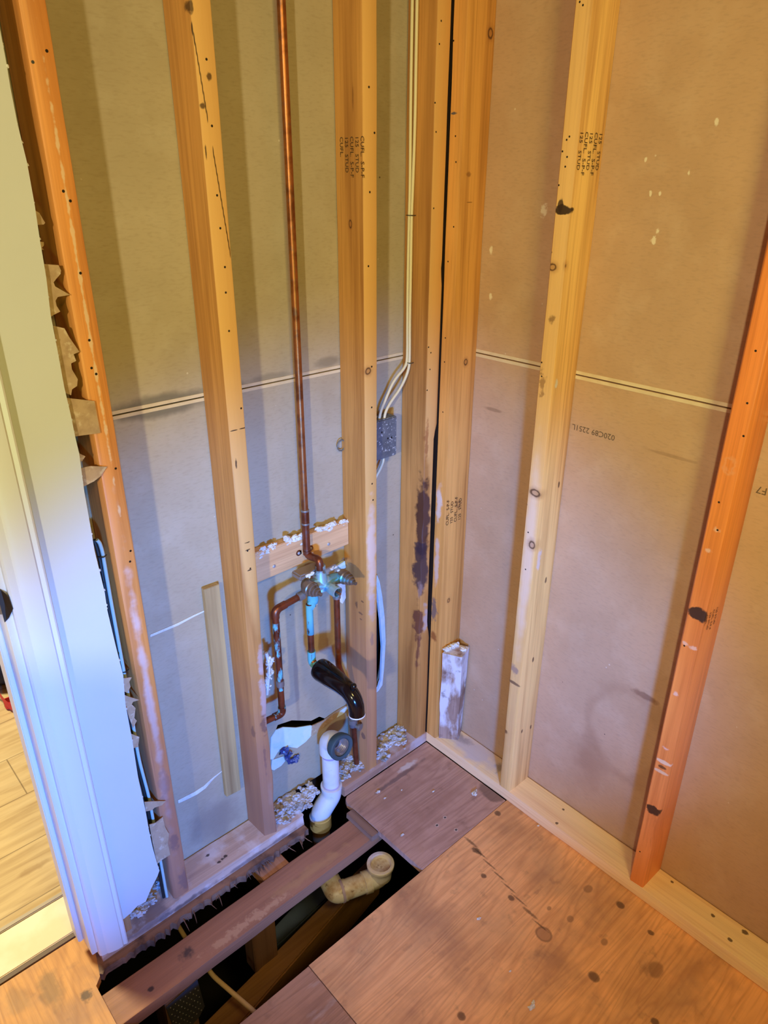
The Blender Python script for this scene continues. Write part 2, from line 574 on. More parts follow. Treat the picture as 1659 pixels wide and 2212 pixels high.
# --- doorway: casing, jamb, strike plate
m_trim = plain('white_trim_gloss', (222, 223, 222), 0.35)
door = struct(empty('door_1', (-1.06, -0.013, 0.04)))
prof = [(-1.064, -0.0127), (-1.0635, -0.0230), (-1.0600, -0.0262), (-1.0550, -0.0270), (-1.0480, -0.0268), (-1.0450, -0.0285), (-1.0380, -0.0300), (-1.0250, -0.0312), (-1.0140, -0.0300), (-1.0110, -0.0270), (-1.0085, -0.0275), (-1.0040, -0.0285), (-1.0010, -0.0270), (-1.0000, -0.0127)]
zb = [0.046+0.012*(x+1.064)/0.064*-1+0.006 for x, y in prof]
mb = MB().hexa([(x, y, z) for (x, y), z in zip(prof, zb)], [(x, y, 2.2) for x, y in prof])
obj('casing', mb, m_trim, door, smooth=True, auto=25)
mb = MB()
mb.box((-1.076, -0.0135, 0.055), (-1.057, 0.112, 2.16))
obj('jamb', mb, m_trim, door, bevel=0.0012)
mb = MB()
mb.box((-1.087, 0.035, 0.055), (-1.0762, 0.075, 2.16))
obj('door_stop', mb, m_trim, door, bevel=0.002)
m_bronze = plain('dark_bronze', (74, 68, 60), 0.35, 0.8)
pc = px(22, 1298, 1, -0.014)
zc = pc.z
mb = MB()
mb.hexa([(-1.0785, 0.016, zc-0.035), (-1.0765, 0.016, zc-0.035), (-1.0765, -0.0145, zc-0.020), (-1.0785, -0.0150, zc-0.020)],
        [(-1.0785, 0.016, zc+0.035), (-1.0765, 0.016, zc+0.035), (-1.0765, -0.0145, zc+0.020), (-1.0785, -0.0150, zc+0.020)])
sp = obj('strike_plate', mb, m_bronze, door, bevel=0.0006)
lip = [(-1.0785, -0.0140, zc-0.032), (-1.0785, -0.0170, zc-0.014), (-1.0785, -0.0170, zc+0.014), (-1.0785, -0.0140, zc+0.030)]
mb = MB().slab([(-1.0775, -0.0138, zc-0.036), (-1.0700, -0.0150, zc-0.030), (-1.0625, -0.0250, zc-0.010), (-1.0640, -0.0250, zc+0.014), (-1.0710, -0.0150, zc+0.026), (-1.0775, -0.0138, zc+0.034)], (-0.0012, -0.0012, 0))
obj('strike_lip', mb, m_bronze, sp)
# unseen cabinet-shaped box added to block the vanity lamp from the lower white wall
blocker = empty('light_blocker', (-2.06, -0.93, 0.0))
m_blocker = plain('blocker_white', (214, 210, 202), 0.4)
obj('blocker_body', MB().box((-2.32, -1.062, 0.0), (-1.98, -0.62, 1.34)), m_blocker, blocker, bevel=0.003)
for k in (0, 1):
    dd = obj('door', MB().box((-1.979, -1.056+0.218*k, 0.06), (-1.960, -0.844+0.218*k, 1.32)), m_blocker, blocker, bevel=0.003)
    obj('knob', MB().lathe((-1.960, -0.865+0.05*k, 0.75), (1, 0, 0), [(0, .006), (.010, .006), (.013, .013), (.022, .012), (.025, .004)], 16), m_bronze, dd, smooth=True, auto=40)
tag(blocker, 'unseen tall white box added to block lamp light left of the doorway', 'cabinet')
# framing hidden behind casing and board
t = wood_nt('lumber_jack_stud', (190, 140, 92), (140, 92, 54), 'z', 11); m_js = t.done()
o = obj('door_stud', MB().box((-1.055, 0.001, PT), (-0.979, D, 2.44)), m_js)
tag(o, 'wooden door framing stud hidden behind the white casing', 'stud')

# --- floors
def ply_nt(name, c, dark, seed, axis='x', rough=0.55):
    t = NT(name, rough)
    t.base(c)
    along = (1.2, 9.0, 1.0) if axis == 'x' else (9.0, 1.2, 1.0)
    big = t.noise(along, detail=2, loc=(seed, seed*2, 0), dist=1.2)
    rings = t.math('FRACT', t.math('MULTIPLY', big, 11.0))
    tri = t.math('ABSOLUTE', t.math('SUBTRACT', rings, 0.5))
    t.mix(t.ramp(tri, 0.22, 0.5, 0.0, 0.38), dark)
    fine = (6, 150, 1) if axis == 'x' else (150, 6, 1)
    f2 = t.noise(fine, detail=4, loc=(seed, 3, 1))
    t.mix(t.ramp(f2, 0.46, 0.75, 0, 0.5), dark)
    t.blotch((128, 92, 66), 4, 0.48, 0.70, 0.45, loc=(seed, 1, 0))
    t.blotch((196, 156, 116), 6, 0.52, 0.72, 0.4, loc=(2, seed, 0))
    t.blotch((150, 108, 86), 8, 0.50, 0.72, 0.5, loc=(2, seed, 4))
    t.blotch((112, 82, 66), 22, 0.60, 0.74, 0.4, loc=(7, seed, 4))
    t.bump(t.math('ADD', tri, f2), 0.25, 0.0012)
    return t

t = ply_nt('plywood_floor', (255, 191, 127), (201, 133, 85), 3.0, 'x')
def fx(x, y):
    return tuple(px(x, y, 2, 0.0))
for (x, y, r) in ((1075, 1757, .010), (1340, 1955, .011), (1406, 2015, .008), (1283, 2110, .014), (1415, 2208, .010), (1104, 1940, .009), (1045, 1892, .008), (997, 2195, .010)):
    t.stain(fx(x, y), (r, r*1.15, .02), (84, 56, 38), 0.7, 0.35, 0.10, 90)
    t.stain(fx(x, y), (r*.75, r*.85, .02), (112, 82, 58), 0.5, 0.5, 0.35, 160)
t.stain(fx(1175, 2018), (.019, .021, .02), (176, 126, 88), 0.75, 0.2, 0.05, 60)
t.stain(fx(1175, 2018), (.021, .023, .02), (74, 48, 30), 0.8, 0.3, 0.05, 60, ring=0.86)
for (x, y, r1) in ((1416, 2095, .026), (1270, 1920, .016), (1232, 1985, .012), (1305, 2035, .012), (1186, 1962, .008)):
    t.stain(fx(x, y), (r1, r1*.75, .02), (120, 82, 56), 0.55, 0.4, 0.15, 40)
# crack / putty line running across the sheet
a, b = Vector(fx(1018, 1820)), Vector(fx(1168, 2000))
for k in range(8):
    p = a.lerp(b, k/7.0)
    t.stain((p.x, p.y, 0), (.0032 if k not in (0, 6) else .0058, .030, .02), (92, 62, 38), 0.7, 0.7, 0.22, 150)
t.stain(fx(1030, 1838), (.010, .020, .02), (64, 42, 24), 0.8, 0.6, 0.4, 90)
m_ply = t.done()
floor = struct(obj('floor', MB().box((-0.7125, -2.6, -0.019), (0.10, -0.3265, 0.0)), m_ply))

t = ply_nt('plywood_panel_worn', (187, 139, 105), (126, 89, 65), 5.0, 'x')
t.blotch((206, 188, 172), 14, 0.56, 0.70, 0.6, loc=(1, 1, 1), stretch=(0.5, 1.6, 1))
o = tag(obj('plywood_sheet', MB().box((-1.92, -2.6, -0.020), (-0.7145, -0.3275, -0.0008)), t.done()),
        'worn plywood floor panel at bottom edge of photo, left of the floor seam', 'plywood')
t = ply_nt('plywood_patch_grey', (200, 160, 142), (150, 112, 96), 8.0, 'x')
t.stain(fx(880, 1655), (.05, .013, .02), (222, 216, 214), 0.8, 0.6, 0.5, 40)
t.stain(fx(860, 1680), (.13, .010, .02), (92, 80, 84), 0.6, 0.6, 0.4, 30)
t.stain(fx(1062, 1712), (.035, .045, .02), (104, 80, 68), 0.7, 0.3, 0.25, 26)
for x, y in ((944, 1783), (961, 1766), (985, 1793)):
    t.stain(fx(x, y), (.007, .006, .02), (218, 200, 190), 0.9, 0.4, 0.3, 120)
    t.stain(fx(x, y), (.004, .0035, .02), (40, 26, 22), 0.9, 0.3, 0.3, 160)
bm = bmesh.new()
ol = [(-0.001, -0.0035), (-0.330, -0.0035), (-0.341, -0.010), (-0.347, -0.024), (-0.345, -0.130), (-0.343, -0.325), (-0.001, -0.325)]
mb = MB().slab([(x, y, -0.019) for x, y in ol], (0, 0, 0.0195))
patch = tag(obj('plywood_patch', mb, t.done(), bevel=0.0012), 'square grey-brown plywood patch filling the floor corner', 'plywood')

t = ply_nt('plywood_doorway', (218, 153, 83), (159, 100, 52), 9.0, 'y')
t.stain(fx(185, 2150), (.016, .02, .02), (66, 50, 36), 0.8, 0.6, 0.4, 60)
t.stain(fx(110, 2140), (.03, .07, .02), (120, 92, 62), 0.6, 0.6, 0.3, 26)
t.stain(fx(40, 2160), (.03, .05, .02), (130, 98, 66), 0.4, 0.6, 0.3, 26)
ol = [(-2.4, 0.098), (-1.056, 0.098), (-1.060, 0.03), (-1.075, -0.03), (-1.090, -0.045), (-1.092, -0.3270), (-2.4, -0.3270)]
mb = MB().slab([(x, y, -0.019) for x, y in ol], (0, 0, 0.019))
tag(obj('subfloor_sheet', mb, t.done()), 'honey-coloured plywood subfloor in the doorway at lower left corner', 'plywood')

# hallway laminate
t = NT('hall_laminate', 0.45)
t.base((208, 176, 124))
f = t.noise((4.0, 46, 1), detail=5, loc=(3, 1, 0), dist=0.5)
t.mix(t.ramp(f, 0.42, 0.72, 0, 0.7), (160, 124, 78))
f = t.noise((1.5, 9, 1), detail=3, loc=(1, 5, 0), dist=1.5)
t.mix(t.ramp(f, 0.5, 0.7, 0, 0.45), (228, 200, 150))
t.stain(fx(75, 1877), (.06, .016, .02), (150, 112, 66), 0.5, 0.6, 0.3, 30)
sep = t.N('ShaderNodeSeparateXYZ'); t.L(t.pos, sep.inputs[0])
PWID = 0.182
yy = t.math('DIVIDE', t.math('SUBTRACT', sep.outputs['Y'], 0.442-PWID), PWID)
row = t.math('FLOOR', yy)
fr = t.math('FRACT', yy)
g1 = t.math('MAXIMUM', t.ramp(fr, 0.0, 0.012, 1, 0), t.ramp(fr, 0.988, 1.0, 0, 1))
xx = t.math('FRACT', t.math('ADD', t.math('DIVIDE', t.math('ADD', sep.outputs['X'], 1.015), 1.2), t.math('MULTIPLY', t.math('SUBTRACT', row, 2.0), 0.37)))
g2 = t.math('MAXIMUM', t.ramp(xx, 0.0, 0.0022, 1, 0), t.ramp(xx, 0.9978, 1.0, 0, 1))
t.mix(t.math('MULTIPLY', t.math('MAXIMUM', g1, g2), 0.8), (84, 60, 36))
hall = struct(obj('floor_hall', MB().box((-2.6, 0.236, -0.019), (0.4, 3.0, 0.004)), t.done()))
t = NT('threshold_cream', 0.5)
t.base((238, 214, 172)); t.blotch((250, 236, 206), 6, 0.45, 0.6, 0.7)
obj_t = struct(obj('trim_1', MB().box((-2.4, 0.112, -0.006), (-1.04, 0.222, 0.006)), t.done(), bevel=0.002))
obj('threshold_strip', MB().box((-2.4, 0.2225, -0.006), (-1.04, 0.2355, 0.009)), plain('threshold_grey', (176, 160, 140), 0.4, 0.2), obj_t, bevel=0.002)
obj('threshold_edge', MB().box((-2.4, 0.1005, -0.012), (-1.05, 0.1115, 0.003)), plain('threshold_dark_edge', (112, 90, 72), 0.6), obj_t)

# crawl space below
t = NT('crawl_soil', 0.95)
t.base((22, 17, 14)); t.blotch((36, 27, 21), 8, 0.45, 0.7, 0.7)
m_soil = t.done()
struct(obj('ground', MB().box((-2.6, -2.7, -0.78), (0.5, 3.0, -0.74)), m_soil))
mb = MB()
mb.box((-2.6, -2.7, -0.74), (-2.56, 3.0, -0.02)); mb.box((0.46, -2.7, -0.74), (0.5, 3.0, -0.02))
mb.box((-2.56, -2.7, -0.74), (0.46, -2.66, -0.02)); mb.box((-2.56, 2.96, -0.74), (0.46, 3.0, -0.02))
mb.box((0.089, -2.6, -0.04), (0.46, 3.0, -0.02))
mb.box((-1.05, 0.101, -0.05), (0.10, 0.24, -0.022))
struct(obj('foundation_wall', mb, m_soil))

# ------------------------------------------------------------------ framing lumber
def stud_bm(lo, hi, nz=60, bevel=0.003, amp=0.0006, seed=0, fn=None):
    """a sawn stud with eased edges, subdivided along its length so that edges can wander"""
    b = bevel
    x0, y0, z0 = lo; x1, y1, z1 = hi
    ring = [(x0+b, y0), (x1-b, y0), (x1-b*.3, y0+b*.3), (x1, y0+b), (x1, y1-b), (x1-b, y1), (x0+b, y1), (x0, y1-b), (x0, y0+b), (x0+b*.3, y0+b*.3)]
    bm = bmesh.new()
    rows = []
    for k in range(nz+1):
        z = z0+(z1-z0)*k/nz
        r = []
        for (x, y) in ring:
            n = noise.noise(Vector((x*9+seed, y*9, z*7)))
            n2 = noise.noise(Vector((x*9, y*9+seed, z*7+40)))
            p = Vector((x+n*amp, y+n2*amp, z))
            if fn:
                p = fn(p, x, y, z)
            r.append(bm.verts.new(p))
        rows.append(r)
    n = len(ring)
    for k in range(nz):
        for i in range(n):
            bm.faces.new([rows[k][i], rows[k][(i+1) % n], rows[k+1][(i+1) % n], rows[k+1][i]])
    bm.faces.new(list(reversed(rows[0])))
    bm.faces.new(rows[-1])
    return bm

def nailpts(lst, ax, v):
    return [tuple(px(x, y, ax, v)) for x, y in lst]

def sstep(a, b, x):
    t = max(0.0, min(1.0, (x-a)/(b-a)))
    return t*t*(3-2*t)

ZT = 2.44
# L1: left-most stud, next to the torn white board
t = wood_nt('lumber_stud_doorway', (226, 151, 80), (164, 93, 41), 'z', 1, rough=0.42)
t.stain((-0.85, 0, 0.60), (.012, .01, .45), (226, 214, 214), 0.6, 0.9, 0.5, 24)
t.stain((-0.848, 0, 1.45), (.003, .01, .35), (236, 214, 180), 0.6, 0.6, 0.9, 40)
t.stain((-0.848, 0, 0.22), (.014, .012, .035), (72, 52, 50), 0.8, 0.6, 0.5, 60)
t.stain((-0.838, 0, 0.085), (.02, .03, .04), (96, 76, 72), 0.8, 0.5, 0.5, 60)
t.stain((-0.85, 0, 0.40), (.02, .02, .05), (120, 100, 100), 0.5, 0.6, 0.5, 60)
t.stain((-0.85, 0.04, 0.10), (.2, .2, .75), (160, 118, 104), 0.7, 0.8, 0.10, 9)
holes(t, nailpts([(101, 110), (71, 134), (137, 413), (152, 434), (174, 590), (193, 735), (198, 795), (208, 808), (250, 1012), (282, 1190), (281, 1213)], 1, 0.0), 0.0026)
def f1(p, x, y, z):
    k = sstep(0.5, 0.1, z)
    if y < 0.02:
        p.y += 0.006*k*abs(noise.noise(Vector((z*20, 1, x*30))))
        p.x += 0.004*k*noise.noise(Vector((z*14, 4, 0)))
    return p
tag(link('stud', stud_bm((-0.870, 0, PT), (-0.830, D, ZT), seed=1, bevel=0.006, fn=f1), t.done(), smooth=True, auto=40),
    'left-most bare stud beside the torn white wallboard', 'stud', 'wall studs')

# L2: second stud with the diagonal crack
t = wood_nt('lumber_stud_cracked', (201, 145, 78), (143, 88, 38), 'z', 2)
t.stain((-0.586, -0.001, 1.5), (.030, .0052, 1.15), (232, 182, 112), 0.9, 0.35, 0.03, 14)  # front face painted paler than the sides, as if lit from ahead
a, b = px(416, 62, 1, 0), px(497, 545, 1, 0)
for k in range(26):
    p = a.lerp(b, k/25)
    if 9 < k < 13:
        continue
    t.stain((p.x, 0, p.z), (.0011, .01, .012), (52, 30, 14), 0.95, 0.4, 0.0)
for x, y, rx, rz in ((412, 12, .006, .012), (452, 165, .006, .008), (437, 228, .006, .006), (424, 442, .006, .014), (510, 1002, .003, .012), (445, 330, .002, .014)):
    t.stain(tuple(px(x, y, 1, 0.0)), (rx, .02, rz), (66, 40, 22), 0.85, 0.5, 0.3, 90)
for k, (x, y) in enumerate(((505, 930), (525, 925))):
    t.stain(tuple(px(x, y, 1, 0.0)), (.010, .01, .0015), (46, 28, 16), 0.9, 0.3, 0.2, 60)
t.stain((-0.577, 0, 0.48), (.012, .014, .10), (216, 206, 212), 0.75, 0.6, 0.45, 40)
t.stain((-0.575, 0, 0.60), (.010, .012, .05), (208, 196, 202), 0.65, 0.6, 0.45, 40)
t.stain((-0.580, 0, 0.405), (.011, .03, .035), (60, 42, 40), 0.8, 0.6, 0.5, 60)
t.stain((-0.60, 0.02, 0.385), (.012, .010, .030), (70, 46, 38), 0.75, 0.6, 0.5, 60)
t.stain((-0.585, 0, 0.30), (.004, .012, .08), (88, 58, 44), 0.8, 0.6, 0.4, 60)
t.stain((-0.58, 0.0, 0.18), (.010, .012, .05), (226, 200, 176), 0.5, 0.8, 0.4, 30)
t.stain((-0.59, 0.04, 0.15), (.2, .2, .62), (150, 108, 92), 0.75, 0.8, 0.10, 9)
holes(t, nailpts([(446, 128), (458, 272), (469, 422), (476, 493), (486, 577), (495, 715), (521, 882), (488, 632), (535, 1190), (541, 1228)], 1, 0.0), 0.0024)
for x, y in ((535, 1188), (538, 1232), (534, 1172)):
    t.stain(tuple(px(x, y, 1, 0.0)), (.007, .01, .002), (40, 26, 18), 0.9, 0.4, 0.5, 120)
def f2(p, x, y, z):
    k = sstep(0.95, 0.3, z)
    if y < 0.02:
        if x > -0.58:
            p.x -= 0.007*k*(0.5+noise.noise(Vector((z*11, 2, 0))))
            p.y += 0.006*k*abs(noise.noise(Vector((z*13, 7, 0))))
        else:
            p.y += 0.010*k; p.x += 0.003*k
    return p
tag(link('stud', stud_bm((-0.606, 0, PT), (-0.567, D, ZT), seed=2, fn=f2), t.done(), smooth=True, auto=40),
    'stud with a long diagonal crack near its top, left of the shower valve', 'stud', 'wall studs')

# L3: stud right of the valve, grade stamp near the top
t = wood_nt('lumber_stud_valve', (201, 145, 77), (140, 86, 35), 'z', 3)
t.stain((-0.228, -0.001, 1.4), (.030, .0052, 1.3), (230, 180, 108), 0.9, 0.35, 0.03, 14)  # pale front over a darker base stands in for shading on the side
knot(t, tuple(px(757, 484, 0, -0.2475)), (.02, .006, .010))
knot(t, tuple(px(795, 802, 1, 0.0)), (.010, .012, .010))
t.stain(tuple(px(762, 212, 0, -0.2475)), (.02, .003, .03), (120, 72, 32), 0.7, 0.6, 0.2, 60)
t.stain((-0.228, 0, 0.76), (.02, .006, .18), (232, 214, 208), 0.65, 0.7, 0.4, 30)
t.stain((-0.226, 0, 0.60), (.014, .006, .05), (206, 190, 196), 0.6, 0.6, 0.5, 50)
t.stain((-0.228, 0, 0.50), (.010, .006, .025), (120, 104, 112), 0.6, 0.6, 0.5, 60)
for x, y, r1, r2 in ((770, 1305, .006, .012), (779, 1325, .012, .004), (783, 1300, .006, .004), (780, 1338, .006, .003)):
    t.stain(tuple(px(x, y, 0, -0.2475)), (.02, r1, r2), (78, 48, 30), 0.8, 0.5, 0.5, 90)
for x, y in ((777, 1562), (785, 1590)):
    t.stain(tuple(px(x, y, 0, -0.2475)), (.02, .010, .012), (16, 12, 12), 1.0, 0.2, 0.3, 70)
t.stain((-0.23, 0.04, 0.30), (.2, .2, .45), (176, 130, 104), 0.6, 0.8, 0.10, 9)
holes(t, nailpts([(797, 188), (809, 287), (799, 415), (796, 575), (803, 792), (803, 880), (806, 1080), (804, 1045)], 1, 0.0), 0.0026)
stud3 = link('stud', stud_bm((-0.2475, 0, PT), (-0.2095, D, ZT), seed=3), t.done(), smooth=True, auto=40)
tag(stud3, 'stud with upright grade stamp near top, right of copper pipe and valve', 'stud', 'wall studs')
STAMP = [('CUFL.  S-P-F', 1.0), ('125   STUD', 0.95), ('CUFL.  S-P-F', 1.0), ('125   STUD', 0.95), ('CUFL.', 1.0)]
p0 = px(779, 293, 0, -0.2483)
text_part('grade_stamp', STAMP, p0, (0, 0, -1), (0, 1, 0), 0.0145, m_ink, stud3, 1.12)

# L4: corner stud of the left wall, bark edge low down
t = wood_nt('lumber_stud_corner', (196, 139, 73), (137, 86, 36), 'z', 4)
t.stain((-0.026, -0.001, 1.6), (.030, .0052, 1.1), (226, 176, 108), 0.85, 0.35, 0.03, 14)  # front lightened in the colour to imitate light on this face
t.stain((-0.034, 0.012, 0.80), (.024, .026, .15), (64, 30, 24), 0.92, 0.35, 0.35, 30)
t.stain((-0.034, 0.014, 0.65), (.024, .028, .10), (52, 34, 44), 0.9, 0.35, 0.4, 30)
t.stain((-0.04, 0.010, 0.575), (.016, .012, .03), (150, 120, 112), 0.7, 0.5, 0.5, 40)
t.stain((-0.038, 0.012, 0.46), (.016, .022, .07), (92, 44, 34), 0.85, 0.4, 0.4, 40)
t.stain((-0.040, 0.008, 0.36), (.008, .008, .10), (112, 62, 46), 0.8, 0.6, 0.4, 40)
t.stain((-0.018, 0, 0.47), (.014, .01, .05), (178, 164, 166), 0.7, 0.6, 0.5, 50)
t.stain((-0.038, 0.002, 1.03), (.008, .012, .06), (150, 86, 40), 0.7, 0.5, 0.5, 40)
holes(t, nailpts([(953, 45), (949, 95), (940, 222), (928, 420), (942, 285), (937, 450), (930, 510), (926, 750), (931, 762), (929, 798), (923, 843), (924, 1012), (918, 1072)], 1, 0.0), 0.0022)
def f4(p, x, y, z):
    k = sstep(1.05, 0.85, z)*sstep(0.28, 0.45, z)
    if x < -0.03 and y < 0.02:
        p.x += 0.014*k*(0.7+0.5*noise.noise(Vector((z*16, 3, y*40))))
        p.y += 0.010*k*(0.7+0.5*noise.noise(Vector((z*19, 8, y*40))))
    if x > -0.02:
        g = sstep(1.03, 1.06, z)*sstep(1.44, 1.40, z)+sstep(0.44, 0.40, z)
        p.x += 0.0055*g+0.0028*sstep(1.42, 1.46, z)-0.0035*sstep(1.05, 1.02, z)*sstep(0.42, 0.46, z)
    return p
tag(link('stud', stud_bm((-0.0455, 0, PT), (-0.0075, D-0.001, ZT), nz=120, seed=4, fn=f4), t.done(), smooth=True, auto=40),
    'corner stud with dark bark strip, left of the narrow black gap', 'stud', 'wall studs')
# hidden corner post behind the gap, coloured near black for the gap's shade
t = wood_nt('lumber_post_shaded', (30, 20, 13), (18, 12, 8), 'z', 5)
tag(obj('corner_post', MB().box((-0.0012, 0.0012, PT), (D-0.001, D-0.001, ZT)), t.done()), 'corner post coloured as shade, seen only through the gap between corner studs', 'stud')

# R0: corner stud of the right wall
t = wood_nt('lumber_stud_corner_right', (223, 161, 85), (162, 103, 43), 'z', 6)
knot(t, tuple(px(1059, 72, 1, -0.040)), (.010, .02, .013))
knot(t, tuple(px(1006, 782, 1, -0.040)), (.008, .02, .010))
knot(t, tuple(px(990, 1090, 1, -0.040)), (.010, .02, .012), 0.5)
knot(t, tuple(px(969, 1297, 1, -0.040)), (.006, .02, .008))
t.stain(tuple(px(1012, 377, 1, -0.040)), (.010, .02, .007), (132, 82, 40), 0.7, 0.6, 0.4, 50)
t.stain(tuple(px(1014, 437, 1, -0.040)), (.012, .02, .0015), (120, 72, 34), 0.8, 0.6, 0.3, 50)
t.stain((0, -0.016, 0.84), (.006, .014, .06), (228, 214, 208), 0.75, 0.6, 0.4, 40)
t.stain((0, -0.016, 0.66), (.006, .012, .10), (220, 204, 200), 0.6, 0.7, 0.4, 40)
t.stain((0, -0.012, 0.50), (.008, .016, .05), (104, 92, 96), 0.8, 0.6, 0.5, 50)
t.stain((0, -0.016, 0.41), (.010, .018, .02), (140, 74, 32), 0.8, 0.6, 0.4, 50)
t.stain(tuple(px(980, 245, 0, 0.0)), (.01, .010, .003), (62, 76, 96), 0.9, 0.4, 0.4, 90)
holes(t, nailpts([(980, 88), (984, 294), (985, 350), (980, 490), (968, 565), (962, 730), (960, 782), (957, 890)], 0, 0.0), 0.0022)
stud0 = link('stud', stud_bm((0, -0.0402, PT), (D, -0.0005, ZT), nz=100, seed=6, amp=0.0012), t.done(), smooth=True, auto=40)
tag(stud0, 'corner stud with grade stamp at mid-height, right of the narrow black gap', 'stud', 'wall studs')
p0 = px(962, 1137, 1, -0.0412)+Vector((0.012, 0, 0))
text_part('grade_stamp', [('CUFL.  S-P-F', 1.0), ('125   STUD', 0.95), ('CUFL.  S-P-F', 1.0), ('125   STUD', 0.95)], p0, (0, 0, 1), (1, 0, 0), 0.0145, m_ink, stud0, 1.12)

# R1: middle stud of the right wall
t = wood_nt('lumber_stud_knotty', (241, 192, 119), (173, 115, 59), 'z', 7)
t.stain((0, -0.315, 1.3), (.005, .022, 1.4), (232, 186, 124), 0.6, 0.3, 0.1, 20)
t.stain((0, -0.315, 0.80), (.005, .022, .35), (238, 214, 196), 0.55, 0.7, 0.2, 20)
t.stain(tuple(px(1216, 453, 0, 0.0)), (.022, .026, .010), (48, 28, 14), 0.97, 0.25, 0.25, 70)
t.stain(tuple(px(1210, 442, 0, 0.0)), (.012, .007, .014), (52, 32, 16), 0.9, 0.3, 0.3, 70)
knot(t, tuple(px(1193, 577, 0, 0.0)), (.02, .012, .009))
knot(t, tuple(px(1225, 575, 0, 0.0)), (.012, .007, .010))
knot(t, tuple(px(1156, 1065, 0, 0.0)), (.02, .018, .011))
knot(t, tuple(px(1149, 1177, 0, 0.0)), (.02, .011, .013))
t.stain(tuple(px(1110, 1447, 0, 0.0)), (.02, .016, .022), (140, 116, 112), 0.7, 0.6, 0.5, 50)
t.stain(tuple(px(1110, 1475, 0, 0.0)), (.02, .022, .006), (92, 62, 48), 0.8, 0.5, 0.3, 40)
t.stain(tuple(px(1092, 1580, 0, 0.0)), (.02, .010, .010), (104, 60, 32), 0.8, 0.5, 0.4, 50)
for x, y in ((1128, 1580), (1147, 1571), (1152, 1425), (1180, 1253), (1208, 1047)):
    t.stain(tuple(px(x, y, 1, -0.335)), (.005, .02, .010), (84, 50, 32), 0.85, 0.5, 0.3, 60)
t.stain(tuple(px(1192, 690, 0, 0.0)), (.02, .010, .012), (120, 80, 44), 0.7, 0.6, 0.5, 60)
t.stain(tuple(px(1170, 830, 0, 0.0)), (.02, .010, .030), (150, 106, 62), 0.7, 0.7, 0.8, 70)
t.stain(tuple(px(1203, 830, 1, -0.335)), (.008, .02, .012), (206, 208, 196), 0.7, 0.6, 0.5, 70)
t.stain(tuple(px(1165, 1210, 1, -0.335)), (.010, .02, .035), (206, 196, 200), 0.6, 0.7, 0.5, 60)
holes(t, nailpts([(1252, 4), (1259, 11), (1230, 295), (1224, 302), (1215, 327), (1225, 339), (1221, 360), (1207, 400), (1191, 545), (1170, 783), (1170, 813), (1138, 1090), (1141, 1150), (1135, 1230)], 0, 0.0), 0.0022)
stud1 = link('stud', stud_bm((0, -0.334, PT), (D, -0.296, ZT), nz=100, seed=7), t.done(), smooth=True, auto=40)
tag(stud1, 'pale knotty stud with black knot near its top, middle of right wall', 'stud', 'wall studs')
p0 = px(1296, 286, 1, -0.3350)
text_part('grade_stamp', [('125   STUD', 0.95), ('CUFL.  S-P-F', 1.0), ('125   STUD', 0.95), ('CUFL.  S-P-F', 1.0), ('125   STUD', 0.95)], p0, (0, 0, -1), (-1, 0, 0), 0.0145, m_ink, stud1, 1.12)

# R2: orange stud at the right edge
t = wood_nt('lumber_stud_orange', (242, 145, 73), (180, 91, 39), 'z', 8, rough=0.4, streak=0.4)
t.stain(tuple(px(1508, 1327, 0, 0.0)), (.02, .026, .016), (44, 34, 34), 0.95, 0.25, 0.25, 60)
t.stain(tuple(px(1412, 1752, 0, 0.0)), (.02, .022, .016), (52, 34, 26), 0.95, 0.3, 0.35, 60)
t.stain(tuple(px(1418, 1775, 1, -0.752)), (.016, .02, .016), (50, 32, 26), 0.95, 0.3, 0.4, 60)
t.stain(tuple(px(1434, 1648, 0, 0.0)), (.02, .026, .006), (232, 196, 160), 0.85, 0.4, 0.2, 60)
t.stain(tuple(px(1428, 1668, 0, 0.0)), (.02, .024, .005), (226, 186, 146), 0.85, 0.4, 0.2, 60)
t.stain(tuple(px(1430, 1658, 0, 0.0)), (.02, .012, .005), (70, 42, 24), 0.8, 0.4, 0.2, 60)
t.stain(tuple(px(1575, 1005, 0, 0.0)), (.02, .014, .022), (232, 168, 128), 0.6, 0.6, 0.5, 50, ring=0.6)
for x, y in ((1548, 1145), (1530, 1190), (1460, 1500), (1437, 1618), (1480, 1390), (1497, 1400)):
    t.stain(tuple(px(x, y, 0, 0.0)), (.02, .008, .006), (236, 204, 184), 0.6, 0.7, 0.6, 80)
holes(t, nailpts([(1632, 758), (1614, 871), (1606, 942), (1553, 1085), (1550, 1145), (1478, 1395), (1382, 1840)], 0, 0.0), 0.0024)
def f8(p, x, y, z):
    if x < 0.02 and y < -0.735:
        k = sstep(0.95, 0.6, z)*0.35+sstep(0.30, 0.23, z)*sstep(0.16, 0.22, z)
        p.x += 0.006*k; p.y += 0.007*k
    return p
stud2 = link('stud', stud_bm((0, -0.752, PT), (D, -0.714, ZT), nz=100, seed=8, fn=f8), t.done(), smooth=True, auto=40)
tag(stud2, 'orange-brown stud with two black scorched notches at right edge of photo', 'stud', 'wall studs')
p0 = px(1549, 1312, 1, -0.7530)
text_part('grade_stamp', [('125 STUD', 0.8), ('CUFL. S-P-F', 0.8), ('125 STUD', 0.8), ('CUFL.', 0.8)], p0, (0, 0, -1), (-1, 0, 0), 0.0125, m_ink, stud2, 1.2)

